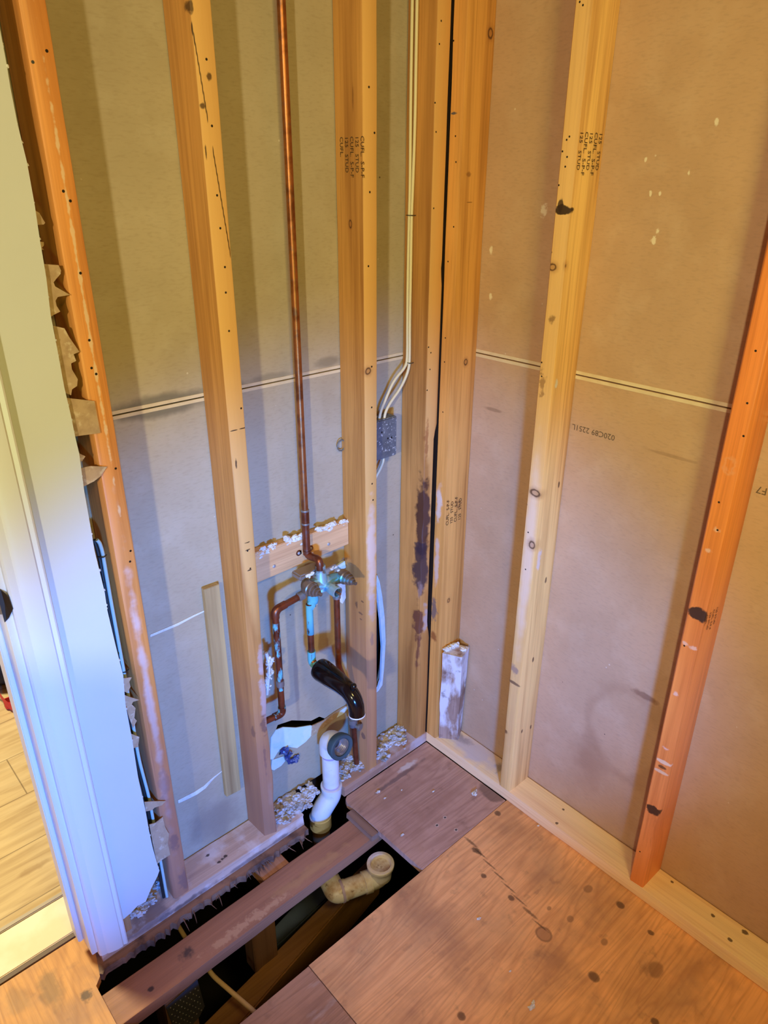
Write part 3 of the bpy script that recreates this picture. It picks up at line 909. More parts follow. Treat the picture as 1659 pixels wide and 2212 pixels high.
# ------------------------------------------------------------------ sole plates
def plate_bm(x0, x1, y0, y1, z0, z1, along='x', nz=70, seed=0, amp=0.0008, rough_end=None, fn=None):
    bm = bmesh.new()
    rows = []
    b = 0.003
    ring = [(y0+b, z0), (y1-b, z0), (y1, z0+b), (y1, z1-b), (y1-b, z1), (y0+b, z1), (y0+b*.3, z1-b*.3), (y0, z1-b), (y0, z0+b)]
    for k in range(nz+1):
        u = x0+(x1-x0)*k/nz
        r = []
        for (a, z) in ring:
            p = Vector((u, a+amp*noise.noise(Vector((u*8+seed, a*9, z*9))), z+amp*noise.noise(Vector((u*8, a*9+seed, z*9+30)))))
            if k == nz and rough_end:
                p.x += rough_end*noise.noise(Vector((a*60, z*60, seed)))
            if fn:
                p = fn(p)
            r.append(bm.verts.new(p if along == 'x' else Vector((p.y, p.x, p.z))))
        rows.append(r)
    n = len(ring)
    for k in range(nz):
        for i in range(n):
            bm.faces.new([rows[k][i], rows[k][(i+1) % n], rows[k+1][(i+1) % n], rows[k+1][i]])
    bm.faces.new(list(reversed(rows[0])))
    bm.faces.new(rows[-1])
    return bm

t = wood_nt('lumber_plate_left', (206, 176, 154), (150, 116, 98), 'x', 21)
t.blotch((232, 224, 222), 16, 0.48, 0.66, 0.7, loc=(1, 2, 3))
t.stain((-0.95, 0, 0.03), (.10, .05, .03), (112, 98, 98), 0.75, 0.6, 0.4, 24)
t.stain((-0.98, 0.0, 0.04), (.06, .03, .02), (192, 186, 190), 0.6, 0.5, 0.6, 40)
t.stain((-0.85, 0, 0.01), (.12, .008, .012), (74, 62, 66), 0.7, 0.6, 0.5, 30)
t.stain((-0.64, -0.002, 0.01), (.16, .008, .008), (92, 78, 82), 0.6, 0.6, 0.5, 30)
for x, y in ((487, 1850), (474, 1862), (480, 1856), (448, 1848)):
    t.stain(tuple(px(x, y, 2, PT)), (.007, .005, .02), (52, 36, 30), 0.9, 0.5, 0.4, 100)
def fpl(p):
    k = sstep(-0.84, -0.90, p.x)
    if p.y < 0.05 and p.z > 0.01:
        p.z -= 0.016*k*(0.6+0.8*abs(noise.noise(Vector((p.x*18, p.y*10, 2)))))
    return p
plate_l = tag(link('sole_plate', plate_bm(-1.056, -0.487, -0.004, D-0.001, 0.0, PT, seed=1, rough_end=0.012, amp=0.0016, fn=fpl), t.done(), smooth=True, auto=40),
    'weathered sole plate under left studs, broken off beside the drain', 'sole plate', 'sole plates')
t = wood_nt('lumber_plate_corner', (182, 142, 114), (130, 96, 76), 'x', 22)
t.blotch((206, 200, 200), 14, 0.5, 0.66, 0.6, loc=(4, 2, 3))
tag(link('sole_plate', plate_bm(-0.338, -0.001, -0.003, D-0.001, 0.0, PT, seed=2, rough_end=0.0), t.done(), smooth=True, auto=40),
    'short sole plate at the corner behind the plywood patch', 'sole plate', 'sole plates')
t = wood_nt('lumber_plate_right', (255, 217, 164), (215, 163, 113), 'y', 23, streak=0.4)
t.stain((0.05, -0.16, PT), (.06, .14, .02), (206, 196, 200), 0.75, 0.7, 0.35, 22)
t.stain((0.06, -0.26, PT), (.03, .03, .02), (96, 84, 84), 0.6, 0.7, 0.5, 40)
t.stain((0.06, -0.10, PT), (.02, .04, .02), (150, 134, 130), 0.6, 0.7, 0.5, 40)
for x, y, r in ((1217, 1749, .004), (1203, 1778, .005), (1452, 1905, .004), (1540, 1978, .005), (1610, 2014, .008), (1577, 2030, .006)):
    t.stain(tuple(px(x, y, 2, PT)), (r, r*1.1, .02), (70, 44, 26), 0.85, 0.4, 0.3, 100)
tag(link('sole_plate', plate_bm(-2.4, -0.0008, 0.0, D-0.001, 0.0, PT, along='y', seed=3, nz=110), t.done(), smooth=True, auto=40),
    'long pale sole plate along the foot of the right wall', 'sole plate', 'sole plates')

# splintered strip of old subfloor left under the broken plate
t = wood_nt('rotten_subfloor', (156, 116, 88), (90, 66, 56), 'x', 24)
t.blotch((60, 46, 44), 18, 0.5, 0.66, 0.7)
m_rot = t.done()
mb = MB()
n = 90
top = []; bot = []
outl = []
for k in range(n+1):
    x = -1.088+k*(0.604/n)
    yv = -0.020-0.006*noise.noise(Vector((x*9, 0, 0)))-(0.012*random.random() if random.random() < 0.28 else 0.003*random.random())
    outl.append((x, yv))
outl += [(-0.484, D), (-1.088, D)]
mb.slab([(x, y, -0.022) for x, y in outl], (0, 0, 0.0215))
for k in range(26):
    x = -0.87+random.random()*0.37
    y0 = -0.020
    ln = random.uniform(0.010, 0.035)
    dx = random.uniform(-0.012, 0.012)
    mb.tube([(x, y0+0.004, -0.012), (x+dx*.5, y0-ln*.5, -0.012-0.003), (x+dx, y0-ln, -0.014-random.random()*0.008)], [0.0018, 0.0012, 0.0002], seg=4)
tag(obj('subfloor_remnant', mb, m_rot), 'splintered strip of old subfloor under the broken sole plate', 'subfloor')

# ------------------------------------------------------------------ under the floor
def tim(c, dark, seed, axis='x', **kw):
    return wood_nt('lumber_under_%d' % seed, c, dark, axis, seed, **kw)
t = tim((166, 114, 82), (112, 72, 52), 31)
t.stain((-0.90, -0.10, -0.019), (.022, .018, .02), (66, 56, 52), 0.85, 0.6, 0.4, 50)
t.stain((-0.76, -0.13, -0.019), (.13, .014, .02), (206, 160, 118), 0.6, 0.6, 0.9, 70)
t.stain((-0.55, -0.12, -0.019), (.14, .02, .02), (190, 140, 90), 0.6, 0.7, 0.5, 30)
t.stain((-1.0, -0.12, -0.019), (.010, .008, .02), (52, 36, 30), 0.9, 0.5, 0.3, 60)
t.stain((-0.985, -0.15, -0.019), (.09, .015, .02), (196, 138, 92), 0.4, 0.7, 0.5, 30)
joist = tag(link('floor_joist', plate_bm(-1.20, -0.300, -0.150, -0.060, -0.057, -0.0195, seed=5, amp=0.0022), t.done(), smooth=True, auto=40),
    'long exposed flat joist crossing the floor opening diagonally', 'joist')
t = tim((150, 118, 98), (110, 80, 66), 32, 'y')
tag(obj('wood_cleat', MB().box((-0.372, -0.160, -0.0188), (-0.3475, -0.050, -0.001)).jitter(0.002, 30), t.done(), bevel=0.001),
    'small splintered wood cleat on the joist under the patch edge', 'wood block')
t = tim((190, 138, 104), (140, 92, 66), 33, 'y')
tag(obj('wood_block', MB().box((-0.655, -0.058, -0.062), (-0.575, 0.05, -0.026)).jitter(0.003, 30), t.done(), bevel=0.002),
    'short split wood block between the joist and the broken plate', 'wood block')
t = tim((156, 112, 66), (110, 74, 40), 34)
z1 = -0.25
A_, B_, C_, D_ = px(712, 1939, 2, z1), px(735, 1962, 2, z1), px(545, 2182, 2, z1), px(494, 2157, 2, z1)
A_ = A_+(A_-D_)*0.55; B_ = B_+(B_-C_)*0.55; D_ = D_+(D_-A_)*0.45; C_ = C_+(C_-B_)*0.45
dn = Vector((0, 0, -0.14))
mb = MB().hexa([A_+dn, B_+dn, C_+dn, D_+dn], [A_, B_, C_, D_])
tag(obj('floor_beam', mb, t.done(), bevel=0.004), 'brown beam deep under the floor opening, below the drain trap', 'beam')
t = NT('grey_duct', 0.5, 0.2); t.base((66, 74, 86)); t.blotch((50, 54, 62), 9, 0.4, 0.7, 0.6)
P_ = [px(*p, 2, -0.30) for p in ((722, 1890), (716, 1932), (612, 2030), (560, 2075), (585, 2010), (640, 1950))]
tag(obj('metal_duct', MB().slab(P_, (0, 0, -0.10)), t.done(), bevel=0.004), 'grey-blue duct lying behind the beam under the floor', 'duct')
t = tim((128, 92, 66), (84, 58, 40), 35)
tag(obj('ledger_board', MB().box((-0.60, -0.345, -0.24), (-0.10, -0.285, -0.105)), t.done(), bevel=0.002), 'ledger board under the cut floor edge beside the trap', 'beam')
t = tim((132, 98, 82), (92, 64, 52), 36, 'z')
m_post = t.done()
p1 = tag(obj('floor_post', MB().box((-0.985, -0.148, -0.74), (-0.915, -0.070, -0.0575)), m_post, bevel=0.002), 'wooden post under the joist behind the perforated plate', 'post', 'posts under the joist')
tag(obj('floor_post', MB().box((-0.735, -0.112, -0.262), (-0.665, -0.066, -0.0575)), m_post, bevel=0.002), 'short dark post under the joist, between perforated plate and trap', 'post', 'posts under the joist')
m_truss = NT('truss_plate_metal', 0.45, 0.6); m_truss.base((96, 100, 112)); m_truss.blotch((70, 72, 82), 30, 0.4, 0.7, 0.6); m_truss = m_truss.done()
tp = empty('truss_plate', (-0.945, -0.152, -0.20))
mb = MB()
mb.slab([(-0.985, -0.1525, -0.064), (-0.905, -0.1525, -0.050), (-0.898, -0.1525, -0.158), (-0.915, -0.1525, -0.180), (-0.955, -0.1525, -0.196), (-0.975, -0.1525, -0.180)], (0, 0.0015, 0))
obj('plate_sheet', mb, m_truss, tp)
mb = MB()
for i in range(6):
    for j in range(9):
        x = -0.976+i*0.0125+(0.006 if j % 2 else 0); z = -0.074-j*0.0125
        if x > -0.905 or (z < -0.165 and (x < -0.965 or x > -0.93)):
            continue
        mb.chunk((x, -0.1532, z), 0.0016, i+j*7, 1, 0.2, (1, .5, 1.2))
obj('plate_teeth', mb, m_steel, tp)['kind'] = 'stuff'
tag(tp, 'grey perforated metal plate on the post below the joist', 'metal plate')

# ------------------------------------------------------------------ blocking behind the riser
t = wood_nt('lumber_blocking', (226, 180, 130), (158, 96, 54), 'x', 41, streak=0.75)
mb = MB()
z0l, z1l, z0r, z1r = 0.764, 0.847, 0.770, 0.836
mb.hexa([(-0.566, 0.066, z0l), (-0.2485, 0.066, z0r), (-0.2485, 0.0885, z0r), (-0.566, 0.0885, z0l)], [(-0.566, 0.066, z1l), (-0.2485, 0.066, z1r), (-0.2485, 0.0885, z1r), (-0.566, 0.0885, z1l)])
block = tag(obj('blocking_board', mb, t.done(), bevel=0.0015), 'clean pine blocking board screwed across the bay behind the copper riser', 'board')
def screw(p, r=0.0045, par=None, ax=(0, -1, 0)):
    mb = MB().lathe(p, ax, [(0, r*1.0), (0.0008, r), (0.0018, r*.8), (0.0022, r*.35)], 14)
    return obj('screw', mb, m_steel, par, smooth=True, auto=40)
for x, y in ((592, 1223), (710, 1175)):
    screw(px(x, y, 1, 0.066), par=block)
mb = MB()
for k in range(70):
    u = random.random()
    sec = random.choice(((556, 1193, 596, 1178), (610, 1172, 652, 1160), (684, 1146, 716, 1136), (716, 1136, 746, 1128)))
    x = sec[0]+(sec[2]-sec[0])*u; y = sec[1]+(sec[3]-sec[1])*u
    c = px(x+random.uniform(-3, 3), y+random.uniform(-5, 5), 1, 0.070)
    mb.chunk(c, random.uniform(0.002, 0.0065), k, 2, 0.6, (1.2, .7, 0.9), 3.0)
for (x, y, r) in ((618, 1163, .010), (627, 1168, .009), (637, 1166, .010), (646, 1163, .009), (649, 1175, .007), (692, 1143, .011), (703, 1141, .012), (713, 1143, .009), (742, 1125, .007), (722, 1132, .006), (590, 1184, .008), (578, 1190, .009), (565, 1195, .008), (563, 1203, .006)):
    mb.chunk(px(x, y, 1, 0.068), r*0.8, x, 2, 0.6, (1.1, .6, .8), 2.5)
obj('plaster_residue', mb, m_gyp, block)['kind'] = 'stuff'

# ------------------------------------------------------------------ shower plumbing
pl = empty('shower_plumbing', (-0.39, 0.02, 0.30))
RX, RY = -0.3895, 0.0565
YV = 0.012
rz = 0.0082
mb = MB().tube([(RX, RY, 0.90), (RX, RY, 2.44)], rz, 18)
riser = obj('riser_pipe', mb, m_copper, pl, smooth=True, auto=50)
zc1 = px(657.5, 1103, 1, RY).z; zc2 = px(659, 1131, 1, RY).z
mb = MB().lathe((RX, RY, zc2), (0, 0, 1), [(0, .0083), (0, .0098), (zc1-zc2, .0098), (zc1-zc2, .0083)], 20)
cp = obj('coupling', mb, m_copper2, riser, smooth=True, auto=40)
for z in (zc1, zc2):
    obj('solder_ring', MB().lathe((RX, RY, z-0.003), (0, 0, 1), [(0, .0085), (.001, .0102), (.005, .0102), (.006, .0084)], 20), m_solder, riser, smooth=True)
zb_ = px(663, 1200, 1, RY).z
NK = (-0.388, YV-0.004, 0.778)
path = fillet([(RX, RY, zc2+0.002), (RX, RY, zb_), (NK[0], NK[1], NK[2]+0.022), (NK[0], NK[1], NK[2]-0.006)], 0.016)
mb = MB().tube(path, 0.0092, 18)
obj('riser_elbow', mb, m_copper2, pl, smooth=True, auto=50)

def m_valve():
    t = NT('valve_bronze', 0.4, 0.6)
    t.base((136, 122, 106))
    t.blotch((92, 80, 68), 40, 0.45, 0.65, 0.7)
    f = t.noise((55, 55, 55), detail=4, loc=(3, 3, 3))
    t.stain((-0.385, 0.0, 0.730), (.040, .05, .055), (176, 216, 226), 0.95, 0.3, 0.5, 50)
    t.stain((-0.372, 0.0, 0.700), (.020, .05, .035), (104, 180, 206), 0.9, 0.4, 0.5, 60)
    t.stain((-0.345, 0.0, 0.735), (.022, .05, .016), (110, 190, 214), 0.8, 0.5, 0.5, 60)
    return t.done()
mv = m_valve()
vy = YV
def vp(x, y, yy=None):
    return px(x, y, 1, vy if yy is None else yy)
vl, vr = vp(660, 1268), vp(742, 1243)
vc = vp(693, 1262)
mb = MB()
mb.tube([vl, vl.lerp(vc, .5), vc, vc.lerp(vr, .55), vr], [.019, .017, .018, .015, .015], 18)
mb.lathe(vc+Vector((0, 0, -0.012)), (0, 0, 1), [(0, .012), (0, .019), (.030, .016), (.048, .013), (.052, .013), (.066, .013)], 20)
body = obj('valve_body', mb, mv, pl, smooth=True, auto=45)
mb = MB().box((vl.x-0.010, vy+0.006, vl.z+0.014), (vl.x+0.062, vy+0.044, vl.z+0.030))
obj('valve_bracket', mb, plain('dull_brass', (156, 142, 132), 0.5, 0.35), body, bevel=0.004)
def stem(p, tipoff, r0, ring=True):
    d = Vector(tipoff)
    L = d.length
    mb = MB().lathe(p, d, [(0, r0), (L*.30, r0), (L*.34, r0*.86), (L*.50, r0*.86), (L*.52, r0*.70), (L*.66, r0*.66), (L*.68, r0*.5), (L*.80, r0*.45), (L*.82, r0*.26), (L, r0*.24)], 20)
    s = obj('valve_stem', mb, mv, body, smooth=True, auto=35)
    return s
stem(vl+Vector((0.002, -0.004, 0.002)), (0.002, -0.052, 0.000), .019)
stem(vr+Vector((-0.010, -0.004, 0.006)), (0.000, -0.056, 0.000), .018)
# middle open sleeve with its thin stem
pm = vp(700, 1262)
mb = MB().lathe(pm, (0.05, -1, -0.05), [(0, .013), (.030, .0125), (.032, .0145), (.050, .0145), (.050, .0108), (.022, .0105)], 22, cap=False)
obj('valve_sleeve', mb, mv, body, smooth=True, auto=35)
mb = MB().lathe(pm, (0.05, -1, -0.05), [(0, .006), (.040, .005), (.042, .0035), (.060, .0033)], 12)
obj('valve_stem', mb, plain('stem_brass', (150, 110, 84), 0.35, 0.7), body, smooth=True, auto=35)
mb = MB().lathe(vp(677, 1303), (0, 0.1, 1), [(0, .011), (.010, .014), (.04, .013)], 18)
mb.chunk(vp(672, 1306), 0.013, 3, 2, 0.3)
obj('valve_outlet', mb, m_copper_pp, body, smooth=True)
# supply pipe on the left
PA = vp(652, 1286); PB = vp(594, 1318); xL = PB.x
zq = vp(602, 1545).z
path = fillet([PA, PB, (xL, vy, PB.z-0.05), (xL, vy, zq+0.03), (xL, vy, zq), (xL-0.050, vy+0.004, zq)], 0.026)
lp = obj('supply_pipe', MB().tube(path, 0.0083, 18), m_copper2, pl, smooth=True, auto=50)
mb = MB()
d = (PB-PA).normalized()
mb.lathe(PA, d, [(-.004, .0085), (-.004, .0112), (.010, .0112), (.012, .0085)], 18)
obj('solder_ring', mb, m_solder, lp, smooth=True, auto=40)
mb = MB()
e = [PB+(PA-PB).normalized()*0.035]
path2 = fillet([PB+(PA-PB).normalized()*0.030, PB, (xL, vy, PB.z-0.022)], 0.026)
mb.tube(path2, 0.0098, 18)
obj('pipe_elbow', mb, m_copper2, lp, smooth=True, auto=50)
mb = MB().tube([(xL, vy, PB.z-0.034), (xL, vy, zq+0.075)], 0.0086, 18)
obj('pipe_sleeve', mb, m_copper_p, lp, smooth=True, auto=50)
zt = vp(600, 1478).z
mb = MB().lathe((xL, vy, zt-0.009), (0, 0, 1), [(0, .0084), (.001, .0104), (.017, .0104), (.018, .0084)], 18)
obj('pipe_coupling', mb, m_solder, lp, smooth=True, auto=40)
mb = MB().tube(fillet([(xL, vy, zq+0.022), (xL, vy, zq), (xL-0.024, vy+0.002, zq)], 0.018), 0.0100, 18)
obj('pipe_elbow', mb, m_copper_p, lp, smooth=True, auto=50)
# spout drop in the middle
xm = vp(670, 1350).x
zs = 0.512
path = fillet([vp(668, 1304), (xm, vy, zs+0.05), (xm, vy, zs), (xm+0.002, vy-0.045, zs-0.003)], 0.022)
md_ = obj('spout_pipe', MB().tube(path, 0.0082, 18), m_copper2, pl, smooth=True, auto=50)
mb = MB().tube([(xm, vy, vp(668, 1306).z), (xm, vy, 0.600)], 0.0088, 18)
obj('patina_crust', mb.jitter(0.0008, 120), m_copper_pp, md_, smooth=True)
mb = MB().tube(fillet([(xm, vy, zs+0.036), (xm, vy, zs), (xm+0.001, vy-0.022, zs-0.002)], 0.020), 0.0104, 18)
obj('pipe_elbow', mb, m_copper_pp, md_, smooth=True, auto=50)
# right supply pipe
rp = vp(727, 1285); rq = vp(729, 1400)
xr = rp.x
low = px(762, 1515, 1, 0.034); low2 = px(770, 1648, 1, 0.034)
path = fillet([(xr, vy, rp.z+0.02), (xr, vy, vp(729, 1442).z), px(758, 1496, 1, 0.034), low2], 0.02)
rpo = obj('supply_pipe', MB().tube(path, 0.0082, 18), m_copper2, pl, smooth=True, auto=50)
mb = MB().lathe((xr, vy, vp(727, 1288).z), (0, 0, 1), [(-.006, .0084), (-.005, .0104), (.014, .0104)], 18)
obj('solder_ring', mb, m_solder, rpo, smooth=True, auto=40)
dv = (low2-low).normalized()
q1 = px(761, 1549, 1, 0.034); q2 = px(763, 1566, 1, 0.034)
mb = MB().lathe(q1, dv, [(-.012, .0084), (-.012, .011), (-.006, .011), (-.005, .0095), (.004, .0095), (.004, .014), (.020, .014), (.022, .010), (.034, .010), (.035, .0084)], 18)
mb.lathe(q2+Vector((0.0, -0.004, 0)), (0.4, -1, 0.1), [(0, .006), (.016, .006), (.016, .010), (.022, .010)], 14)
obj('stop_valve', mb, m_solder, rpo, smooth=True, auto=40)
# tub spout: dark, flared at the wall end, hooked at the lip, diverter knob on top
t = NT('spout_black_bronze', 0.14, 0.0)
t.base((12, 11, 13)); t.blotch((24, 21, 22), 30, 0.5, 0.7, 0.6)
m_sp = t.done()
sx = xm+0.003
C = [(sx, -0.016, 0.507), (sx, -0.024, 0.507), (sx+0.001, -0.060, 0.507), (sx+0.002, -0.100, 0.506), (sx+0.003, -0.125, 0.502), (sx+0.004, -0.143, 0.490), (sx+0.005, -0.151, 0.472), (sx+0.005, -0.153, 0.452), (sx+0.005, -0.1535, 0.446)]
Rr = [.0275, .0290, .0270, .0235, .0215, .0205, .0200, .0198, .0198]
# smooth the control line
P = []; RR = []
for i in range(len(C)-1):
    for k in range(5):
        u = k/5
        P.append(Vector(C[i]).lerp(Vector(C[i+1]), u)); RR.append(Rr[i]+(Rr[i+1]-Rr[i])*u)
P.append(Vector(C[-1])); RR.append(Rr[-1])
for _ in range(3):
    P = [P[0]]+[(P[i-1]+P[i]*2+P[i+1])/4 for i in range(1, len(P)-1)]+[P[-1]]
mb = MB().tube(P, RR, 28)
spout = obj('tub_spout', mb, m_sp, pl, smooth=True, auto=50)
spout['label'] = 'glossy black tub spout with a small diverter knob'
mb = MB().lathe((sx+0.004, -0.139, 0.5105), (0, -0.35, 1), [(-.004, .003), (.006, .003), (.007, .0062), (.010, .0075), (.018, .0072), (.022, .0055), (.024, .002)], 18)
obj('diverter_knob', mb, m_sp, spout, smooth=True, auto=50)
mb = MB().lathe(P[-1]+Vector((0, 0, 0.001)), (0, -0.05, -1), [(-.0006, .0200), (.0006, .0212), (.0022, .0210), (.0030, .0195), (.0026, .0165), (0.0, .0165)], 28, cap=False)
obj('spout_lip', mb, m_gyp, spout, smooth=True)
mb = MB()
for k in range(26):
    x, y = random.choice(((690, 1236), (676, 1240), (735, 1236), (728, 1226), (700, 1250), (720, 1228), (668, 1243)))
    mb.chunk(vp(x+random.uniform(-6, 6), y+random.uniform(-4, 4), vy-0.004), random.uniform(.002, .0055), k, 1, 0.6, (1.2, .7, .9))
obj('plaster_crust', mb, m_gyp, body)
tag(pl, 'brass shower valve with copper riser, supply pipes and black tub spout', 'shower valve')
# pipe strap
ps = empty('pipe_strap', (RX, 0.05, px(663, 1192, 1, 0.05).z))
zst = px(663, 1192, 1, RY).z
ang = [math.pi*(1+k/14) for k in range(15)]
mb = MB()
for k in range(14):
    a0, a1 = ang[k], ang[k+1]
    r0, r1 = .0098, .0112
    pts = [(RX+r0*math.cos(a0), RY+r0*math.sin(a0)), (RX+r0*math.cos(a1), RY+r0*math.sin(a1)), (RX+r1*math.cos(a1), RY+r1*math.sin(a1)), (RX+r1*math.cos(a0), RY+r1*math.sin(a0))]
    mb.slab([(x, y, zst-0.005) for x, y in pts], (0, 0, 0.010))
obj('strap_band', mb, m_copper2, ps)
for s in (-1, 1):
    ear = Vector((RX+s*0.018, 0.0655, zst))
    mb = MB().lathe(ear, (0, -1, 0), [(0, .0075), (.0012, .0075)], 18)
    mb.box((min(RX+s*.010, ear.x), 0.0643, zst-0.005), (max(RX+s*.010, ear.x), 0.0655, zst+0.005))
    obj('strap_ear', mb, m_copper2, ps)
    screw(ear+Vector((0, -0.0012, 0)), 0.0042, ps)
tag(ps, 'small copper strap clamping the riser pipe to the pine blocking board', 'pipe strap')

# ------------------------------------------------------------------ drain
t = NT('pvc_white', 0.35)
t.base((228, 230, 232)); t.blotch((204, 200, 196), 22, 0.52, 0.72, 0.5); t.blotch((176, 166, 160), 60, 0.64, 0.74, 0.5)
m_pvc = t.done()
m_primer = plain('purple_primer', (186, 172, 214), 0.5)
dr = empty('drain_pipe', (-0.38, 0.04, -0.30))
DX, DY = px(714, 1650, 1, 0.030).x, 0.030
zo = px(716, 1598, 1, DY).z
obj('standpipe', MB().tube([(DX, DY, -0.01), (DX, DY, zo-0.035)], 0.0242, 28), m_pvc, dr, smooth=True, auto=50)
mb = MB().lathe((DX, DY, zo-0.052), (0, 0, 1), [(0, .0243), (.0005, .0246), (.012, .0246), (.0125, .0243)], 28)
obj('primer_band', mb, m_primer, dr, smooth=True, auto=40)
zo2 = zo+0.006
path = fillet([(DX, DY, zo-0.040), (DX, DY, zo2), (DX, DY-0.042, zo2+0.006)], 0.030)
el = obj('drain_elbow', MB().tube(path, 0.0300, 30, cap=False), m_pvc, dr, smooth=True, auto=60)
oc = Vector((DX, DY-0.042, zo2+0.006))
ax = Vector((0.0, -1, 0.14)).normalized()
mb = MB().lathe(oc, ax, [(-.014, .0302), (-.008, .0355), (.006, .0385), (.012, .0382), (.015, .0355), (.0130, .0265), (.004, .0255)], 36, cap=False)
obj('rubber_ring', mb, plain('grey_rubber', (56, 78, 86), 0.6), el, smooth=True, auto=50)
prof_i = [(.0100, .0252), (.0060, .0238)]
for k in range(4):
    prof_i += [(.0045-.0045*k, .0234-.0018*k), (.0030-.0045*k, .0222-.0018*k), (.0018-.0045*k, .0226-.0018*k)]
prof_i += [(-.014, .0125), (-.022, .0120)]
mb = MB().lathe(oc, ax, prof_i, 36, cap=False)
obj('metal_insert', mb, plain('worn_chrome', (150, 142, 140), 0.32, 0.6), el, smooth=True, auto=30)
obj('drain_bore', MB().lathe(oc, ax, [(-.0215, .0122), (-.0225, .0005)], 24, cap=False), m_black, el)  # black disc stands in for the dark depth of the bore
ld = px(692, 1762, 1, 0.034)
LX = ld.x
zk = -0.002
path = fillet([(DX, DY, zk+0.035), (DX, DY, zk+0.004), (LX, 0.034, zk-0.042), (LX, 0.034, zk-0.085)], 0.022)
obj('offset_elbow', MB().tube(path, [0.0295]*len(path), 28), m_pvc, dr, smooth=True, auto=60)
mb = MB()
mb.lathe((DX, DY, zk+0.030), (0, 0, 1), [(0, .0296), (.001, .0312), (.010, .0312), (.011, .0245)], 28)
obj('coupling_collar', mb, m_pvc, dr, smooth=True, auto=40)
mb = MB()
mb.lathe((LX, 0.034, zk-0.094), (0, 0, 1), [(0, .0296), (.0005, .0318), (.040, .0318), (.041, .0296)], 28)
obj('coupling_collar', mb, m_pvc, dr, smooth=True, auto=40)
mb = MB().lathe((DX, DY, zk+0.0415), (0, 0, 1), [(0, .0243), (.0005, .0252), (.005, .0252), (.0055, .0243)], 28)
obj('primer_band', mb, plain('mauve_primer', (196, 176, 190), 0.5), dr, smooth=True)
mb = MB().tube([(LX, 0.034, -0.45), (LX, 0.034, zk-0.09)], 0.026, 24)
obj('lower_pipe', mb, plain('brown_abs', (120, 88, 62), 0.5), dr, smooth=True, auto=50)
tag(dr, 'white drain standpipe with open elbow rising between the two middle studs', 'drain pipe')

# trap in the floor opening
t = NT('pvc_stained', 0.35)
t.base((228, 224, 226)); t.blotch((176, 144, 118), 26, 0.46, 0.64, 0.8, loc=(1, 0, 2)); t.blotch((120, 84, 60), 60, 0.60, 0.70, 0.7)
m_pvs = t.done()
t = NT('pvc_cream', 0.35)
t.base((230, 224, 226)); t.blotch((196, 172, 156), 40, 0.5, 0.7, 0.6)
m_pvcream = t.done()
tr = empty('drain_trap', (-0.40, -0.19, -0.2))
zo = -0.062
oc = px(822, 1864, 2, zo)
mb = MB().lathe(oc, (0, 0, 1), [(-.050, .0300), (-.030, .0310), (-.014, .0330), (-.010, .0372), (-.002, .0380), (.0, .0365), (.0, .0290), (-.004, .0268), (-.022, .0262), (-.030, .020), (-.030, .0005)], 40, cap=False)
hub = obj('trap_hub', mb, m_pvcream, tr, smooth=True, auto=40)
mb = MB()
for k in range(16):
    a = random.random()*6.28; r = random.random()*0.016
    mb.chunk(oc+Vector((r*math.cos(a), r*math.sin(a), -.027)), random.uniform(.004, .008), k, 2, 0.6, (1, 1, .6))
t = NT('rag_wad', 0.9); t.base((176, 150, 122)); t.blotch((112, 84, 60), 60, 0.45, 0.65, 0.8); t.blotch((226, 220, 220), 50, 0.52, 0.62, 0.8, loc=(4, 4, 4))
obj('stuffed_rag', mb, t.done(), hub, smooth=True)
zh = -0.118
q0 = Vector((oc.x, oc.y, -0.075)); q1 = px(800, 1902, 2, zh); q2 = px(738, 1925, 2, zh); q3 = px(716, 1898, 2, zh)
path = fillet([q0, (oc.x, oc.y, zh), Vector((oc.x, oc.y, zh)).lerp(q2, .5), q2], 0.028)
obj('trap_elbow', MB().tube(path, 0.0270, 26), m_pvs, tr, smooth=True, auto=60)
dirh = (q2-Vector((oc.x, oc.y, zh))).normalized()
mb = MB().lathe(Vector((oc.x, oc.y, zh))+dirh*0.030, dirh, [(0, .0272), (.0008, .0305), (.020, .0305), (.021, .0272)], 28)
obj('trap_collar', mb, m_pvcream, tr, smooth=True, auto=40)
q4 = q3+Vector((0.0, 0.06, -0.02))
path = fillet([q2-dirh*0.012, q2+dirh*0.016, q3+Vector((-0.004, 0.010, 0)), q4], 0.022)
obj('trap_bend', MB().tube(path, 0.0285, 26), m_pvs, tr, smooth=True, auto=60)
mb = MB().lathe(q2-dirh*0.004, dirh, [(0, .0275), (.0008, .0300), (.007, .0300), (.008, .0275)], 28)
obj('primer_band', mb, m_primer, tr, smooth=True, auto=40)
tag(tr, 'stained white trap fitting with open hub in the floor opening', 'drain trap')

# ------------------------------------------------------------------ wiring
m_nm = plain('cable_ivory', (226, 214, 176), 0.45)
XC = -0.0535
def oncable(pts):
    out = []
    for x, y in pts:
        out.append(px(x, y, 0, XC))
    return out
box_y = 0.044
bp = [px(*p, 1, box_y) for p in ((818, 905), (858, 899), (858, 985), (818, 992))]
bx0, bx1 = -0.2090, bp[1].x
bz1, bz0 = (bp[0].z+bp[1].z)/2-0.002, (bp[2].z+bp[3].z)/2
def cable(upper, lower, label):
    pts = [px(x, y, 0, XC) for x, y in upper]
    pts[0].z = 2.44
    pts += [px(x, y, 1, yy) for x, y, yy in lower]
    for _ in range(2):
        q = [pts[0]]
        for i in range(len(pts)-1):
            q += [pts[i].lerp(pts[i+1], .25), pts[i].lerp(pts[i+1], .75)]
        q.append(pts[-1]); pts = q
    return tag(obj('electrical_cable', MB().tube(pts, 0.0036, 10), m_nm, smooth=True, auto=60), label, 'cable', 'ivory cables')
